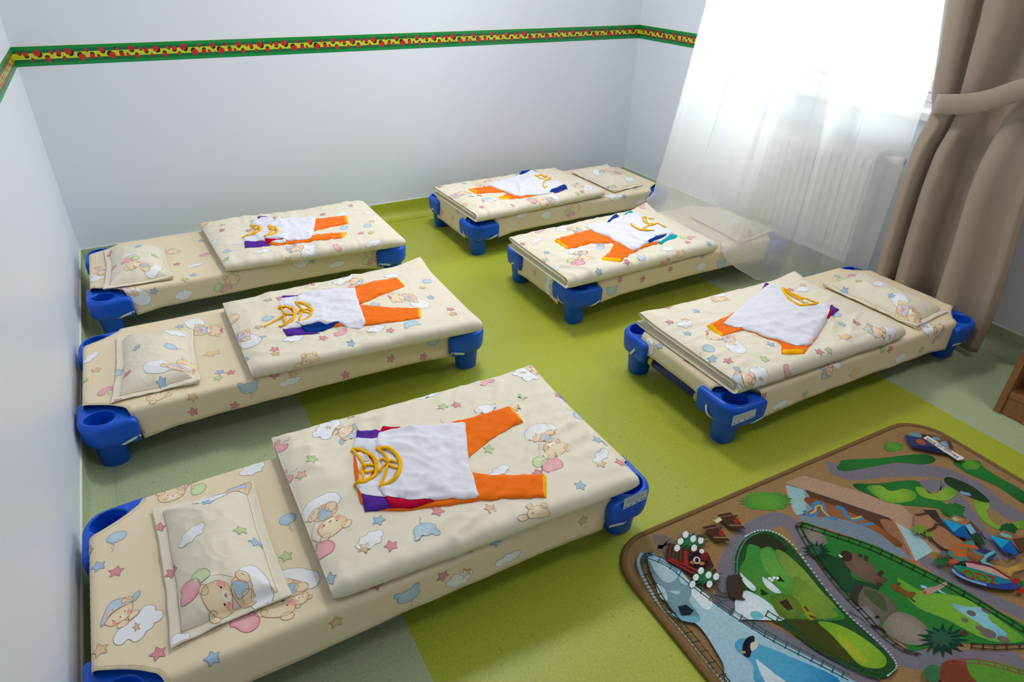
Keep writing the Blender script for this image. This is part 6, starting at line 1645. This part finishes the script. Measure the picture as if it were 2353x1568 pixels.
# tie-back band: starts at the gathered left edge, runs round the front and up to the wall on the right
band = []
for (px, py, x) in ((2152, 238, XD + .03), (2150, 238, XD - .005), (2158, 239, XD - .045), (2185, 240, XD - .055), (2230, 238, XD - .058), (2280, 228, XD - .062), (2353, 205, XD - .062)):
    band.append(at_x(px, py, x))
e = band[-1]
band += [Vector((XD - .05, e.y - .10, e.z + .035)), Vector((XD + .02, e.y - .22, e.z + .075)), Vector((W - .012, e.y - .30, e.z + .10))]
def cat3(P, n=8):
    out = []
    for i in range(len(P) - 1):
        a, b, c, d = P[max(i - 1, 0)], P[i], P[i + 1], P[min(i + 2, len(P) - 1)]
        for j in range(n):
            t = j / n; out.append(.5 * ((2 * b) + (c - a) * t + (2 * a - 5 * b + 4 * c - d) * t * t + (3 * b - a - 3 * c + d) * t ** 3))
    out.append(P[-1]); return out
bp = cat3(band); v = []; f = []
hh = .036
for i, p in enumerate(bp):
    t = (bp[min(i + 1, len(bp) - 1)] - bp[max(i - 1, 0)]).normalized(); up = Vector((0, 0, 1)); up = (up - t * up.dot(t)).normalized(); nrm = t.cross(up)
    h = hh * (1.0 if i < len(bp) - 24 else max(.35, (len(bp) - i) / 24))
    for (a, b) in ((-1, 0), (-.9, .0035), (0, .0050), (.9, .0035), (1, 0), (.9, -.003), (0, -.003), (-.9, -.003)): v.append(p + up * (h * a) - nrm * b * (1 if nrm.x > 0 else -1))
m = 8
for i in range(len(bp) - 1):
    for j in range(m):
        a = i * m + j; b = i * m + (j + 1) % m; f.append((a, b, b + m, a + m))
f.append(tuple(range(m))); f.append(tuple(reversed([(len(bp) - 1) * m + j for j in range(m)])))
fix_normals(mesh_obj('tie_back', v, f, MAT['drape'], dr), 1.0)

# ------------------------------------------------------------------ low open shelf unit by the window wall
sx0, sx1, sy1, sy0, sh = 2.806, 3.20, -2.764, -3.62, .72
su = empty('shelf_unit', ((sx0 + sx1) / 2, (sy0 + sy1) / 2, 0), 'brown wooden open shelf unit at the right edge, by the window wall', 'shelf')
for y in (sy1 - .022, sy0): bevel(MB().box((sx0, y, 0), (sx1, y + .022, sh)).obj('side_panel', MAT['wood'], su), .002)
bevel(MB().box((sx0, sy0, sh), (sx1, sy1, sh + .022)).obj('top_board', MAT['wood'], su), .002)
for z in (.075, .39): bevel(MB().box((sx0 + .004, sy0 + .022, z), (sx1 - .01, sy1 - .022, z + .020)).obj('shelf_board', MAT['wood'], su), .002)
bevel(MB().box((sx0 + .008, sy0 + .022, .0), (sx0 + .026, sy1 - .022, .075)).obj('plinth', MAT['wood'], su), .002)
MB().box((sx1 - .010, sy0 + .022, .02), (sx1, sy1 - .022, sh)).obj('back_board', MAT['wood'], su)

# a small clear plastic cap left on the floor by the foot of the nearest cot
p = at_z(1357, 1217, 0.0)
o = MB().lathe([(.007, 0), (.008, .002), (.008, .012), (.006, .015), (.002, .015)], (p.x, p.y, 0), (0, 0, 1), 14).obj('plastic_cap', MAT['clear'], base=(p.x, p.y, 0), smooth=True)
tag(o, 'tiny clear plastic cap lying on the lime floor by the cot nearest the camera', 'cap')

# ------------------------------------------------------------------ daylight and added fill lamps
wd = bpy.data.worlds.new('overcast_sky'); S.world = wd; wd.use_nodes = True
wn, wl = wd.node_tree.nodes, wd.node_tree.links
bg = wn['Background']; bg.inputs['Strength'].default_value = SKY_STRENGTH
# an overcast sky, three times brighter overhead than at the horizon, over darker ground
tc = wn.new('ShaderNodeTexCoord'); sp = wn.new('ShaderNodeSeparateXYZ'); wl.new(tc.outputs['Generated'], sp.inputs[0])
cr = wn.new('ShaderNodeValToRGB'); mr = wn.new('ShaderNodeMapRange'); mr.inputs['From Min'].default_value = -1; mr.inputs['From Max'].default_value = 1
wl.new(sp.outputs['Z'], mr.inputs['Value']); wl.new(mr.outputs[0], cr.inputs['Fac']); wl.new(cr.outputs['Color'], bg.inputs['Color'])
el = cr.color_ramp.elements; el[0].position = .0; el[0].color = (.10, .10, .098, 1); el[1].position = 1.0; el[1].color = (.90, .95, 1, 1)
for pos, k in ((.485, .12), (.515, .33)):
    e = el.new(pos); e.color = (k * .92, k * .97, k, 1)
def portal(name, y0, y1):
    l = bpy.data.lights.new(name, 'AREA'); l.shape = 'RECTANGLE'; l.size = y1 - y0; l.size_y = WZ1 - WZ0; l.cycles.is_portal = True
    o = bpy.data.objects.new(name, l); COL.objects.link(o); o.location = (W + TH + .01, (y0 + y1) / 2, (WZ0 + WZ1) / 2)
    o.rotation_euler = Matrix(((0, 0, 1), (1, 0, 0), (0, 1, 0))).to_euler()   # local x -> y, y -> z, emits along -x
portal('daylight_portal', WY0, WY1)
# two round fill lamps, added out of view to brighten the room
for (lx, ly, side, share) in ((1.70, -0.95, 'over the cots by the back wall', .76), (2.55, -3.45, 'over the play rug', .36)):
    cl = empty('added_fill_lamp', (lx, ly, CEIL - .01), 'unseen round fill lamp added on the ceiling ' + side, 'lamp')
    MB().lathe([(.30, 0), (.30, .03), (.28, .035)], (lx, ly, CEIL - .036), (0, 0, 1), 32).obj('fill_lamp_body', MAT['enamel'], cl, smooth=True)
    l = bpy.data.lights.new('fill_light', 'AREA'); l.shape = 'DISK'; l.size = .58; l.energy = FILL_LAMP * share; l.color = (1, .985, .96)
    o = bpy.data.objects.new('fill_light', l); COL.objects.link(o); o.location = (lx, ly, CEIL - .045)
S.view_settings.view_transform = 'Standard'; S.view_settings.look = 'None'; S.view_settings.gamma = 1.0
S.view_settings.use_curve_mapping = False
S.view_settings.exposure = EXPOSURE
S.cycles.max_bounces = 8; S.cycles.diffuse_bounces = 4; S.cycles.glossy_bounces = 3; S.cycles.transparent_max_bounces = 12
S.cycles.use_denoising = True
S.cycles.sample_clamp_indirect = 6.0
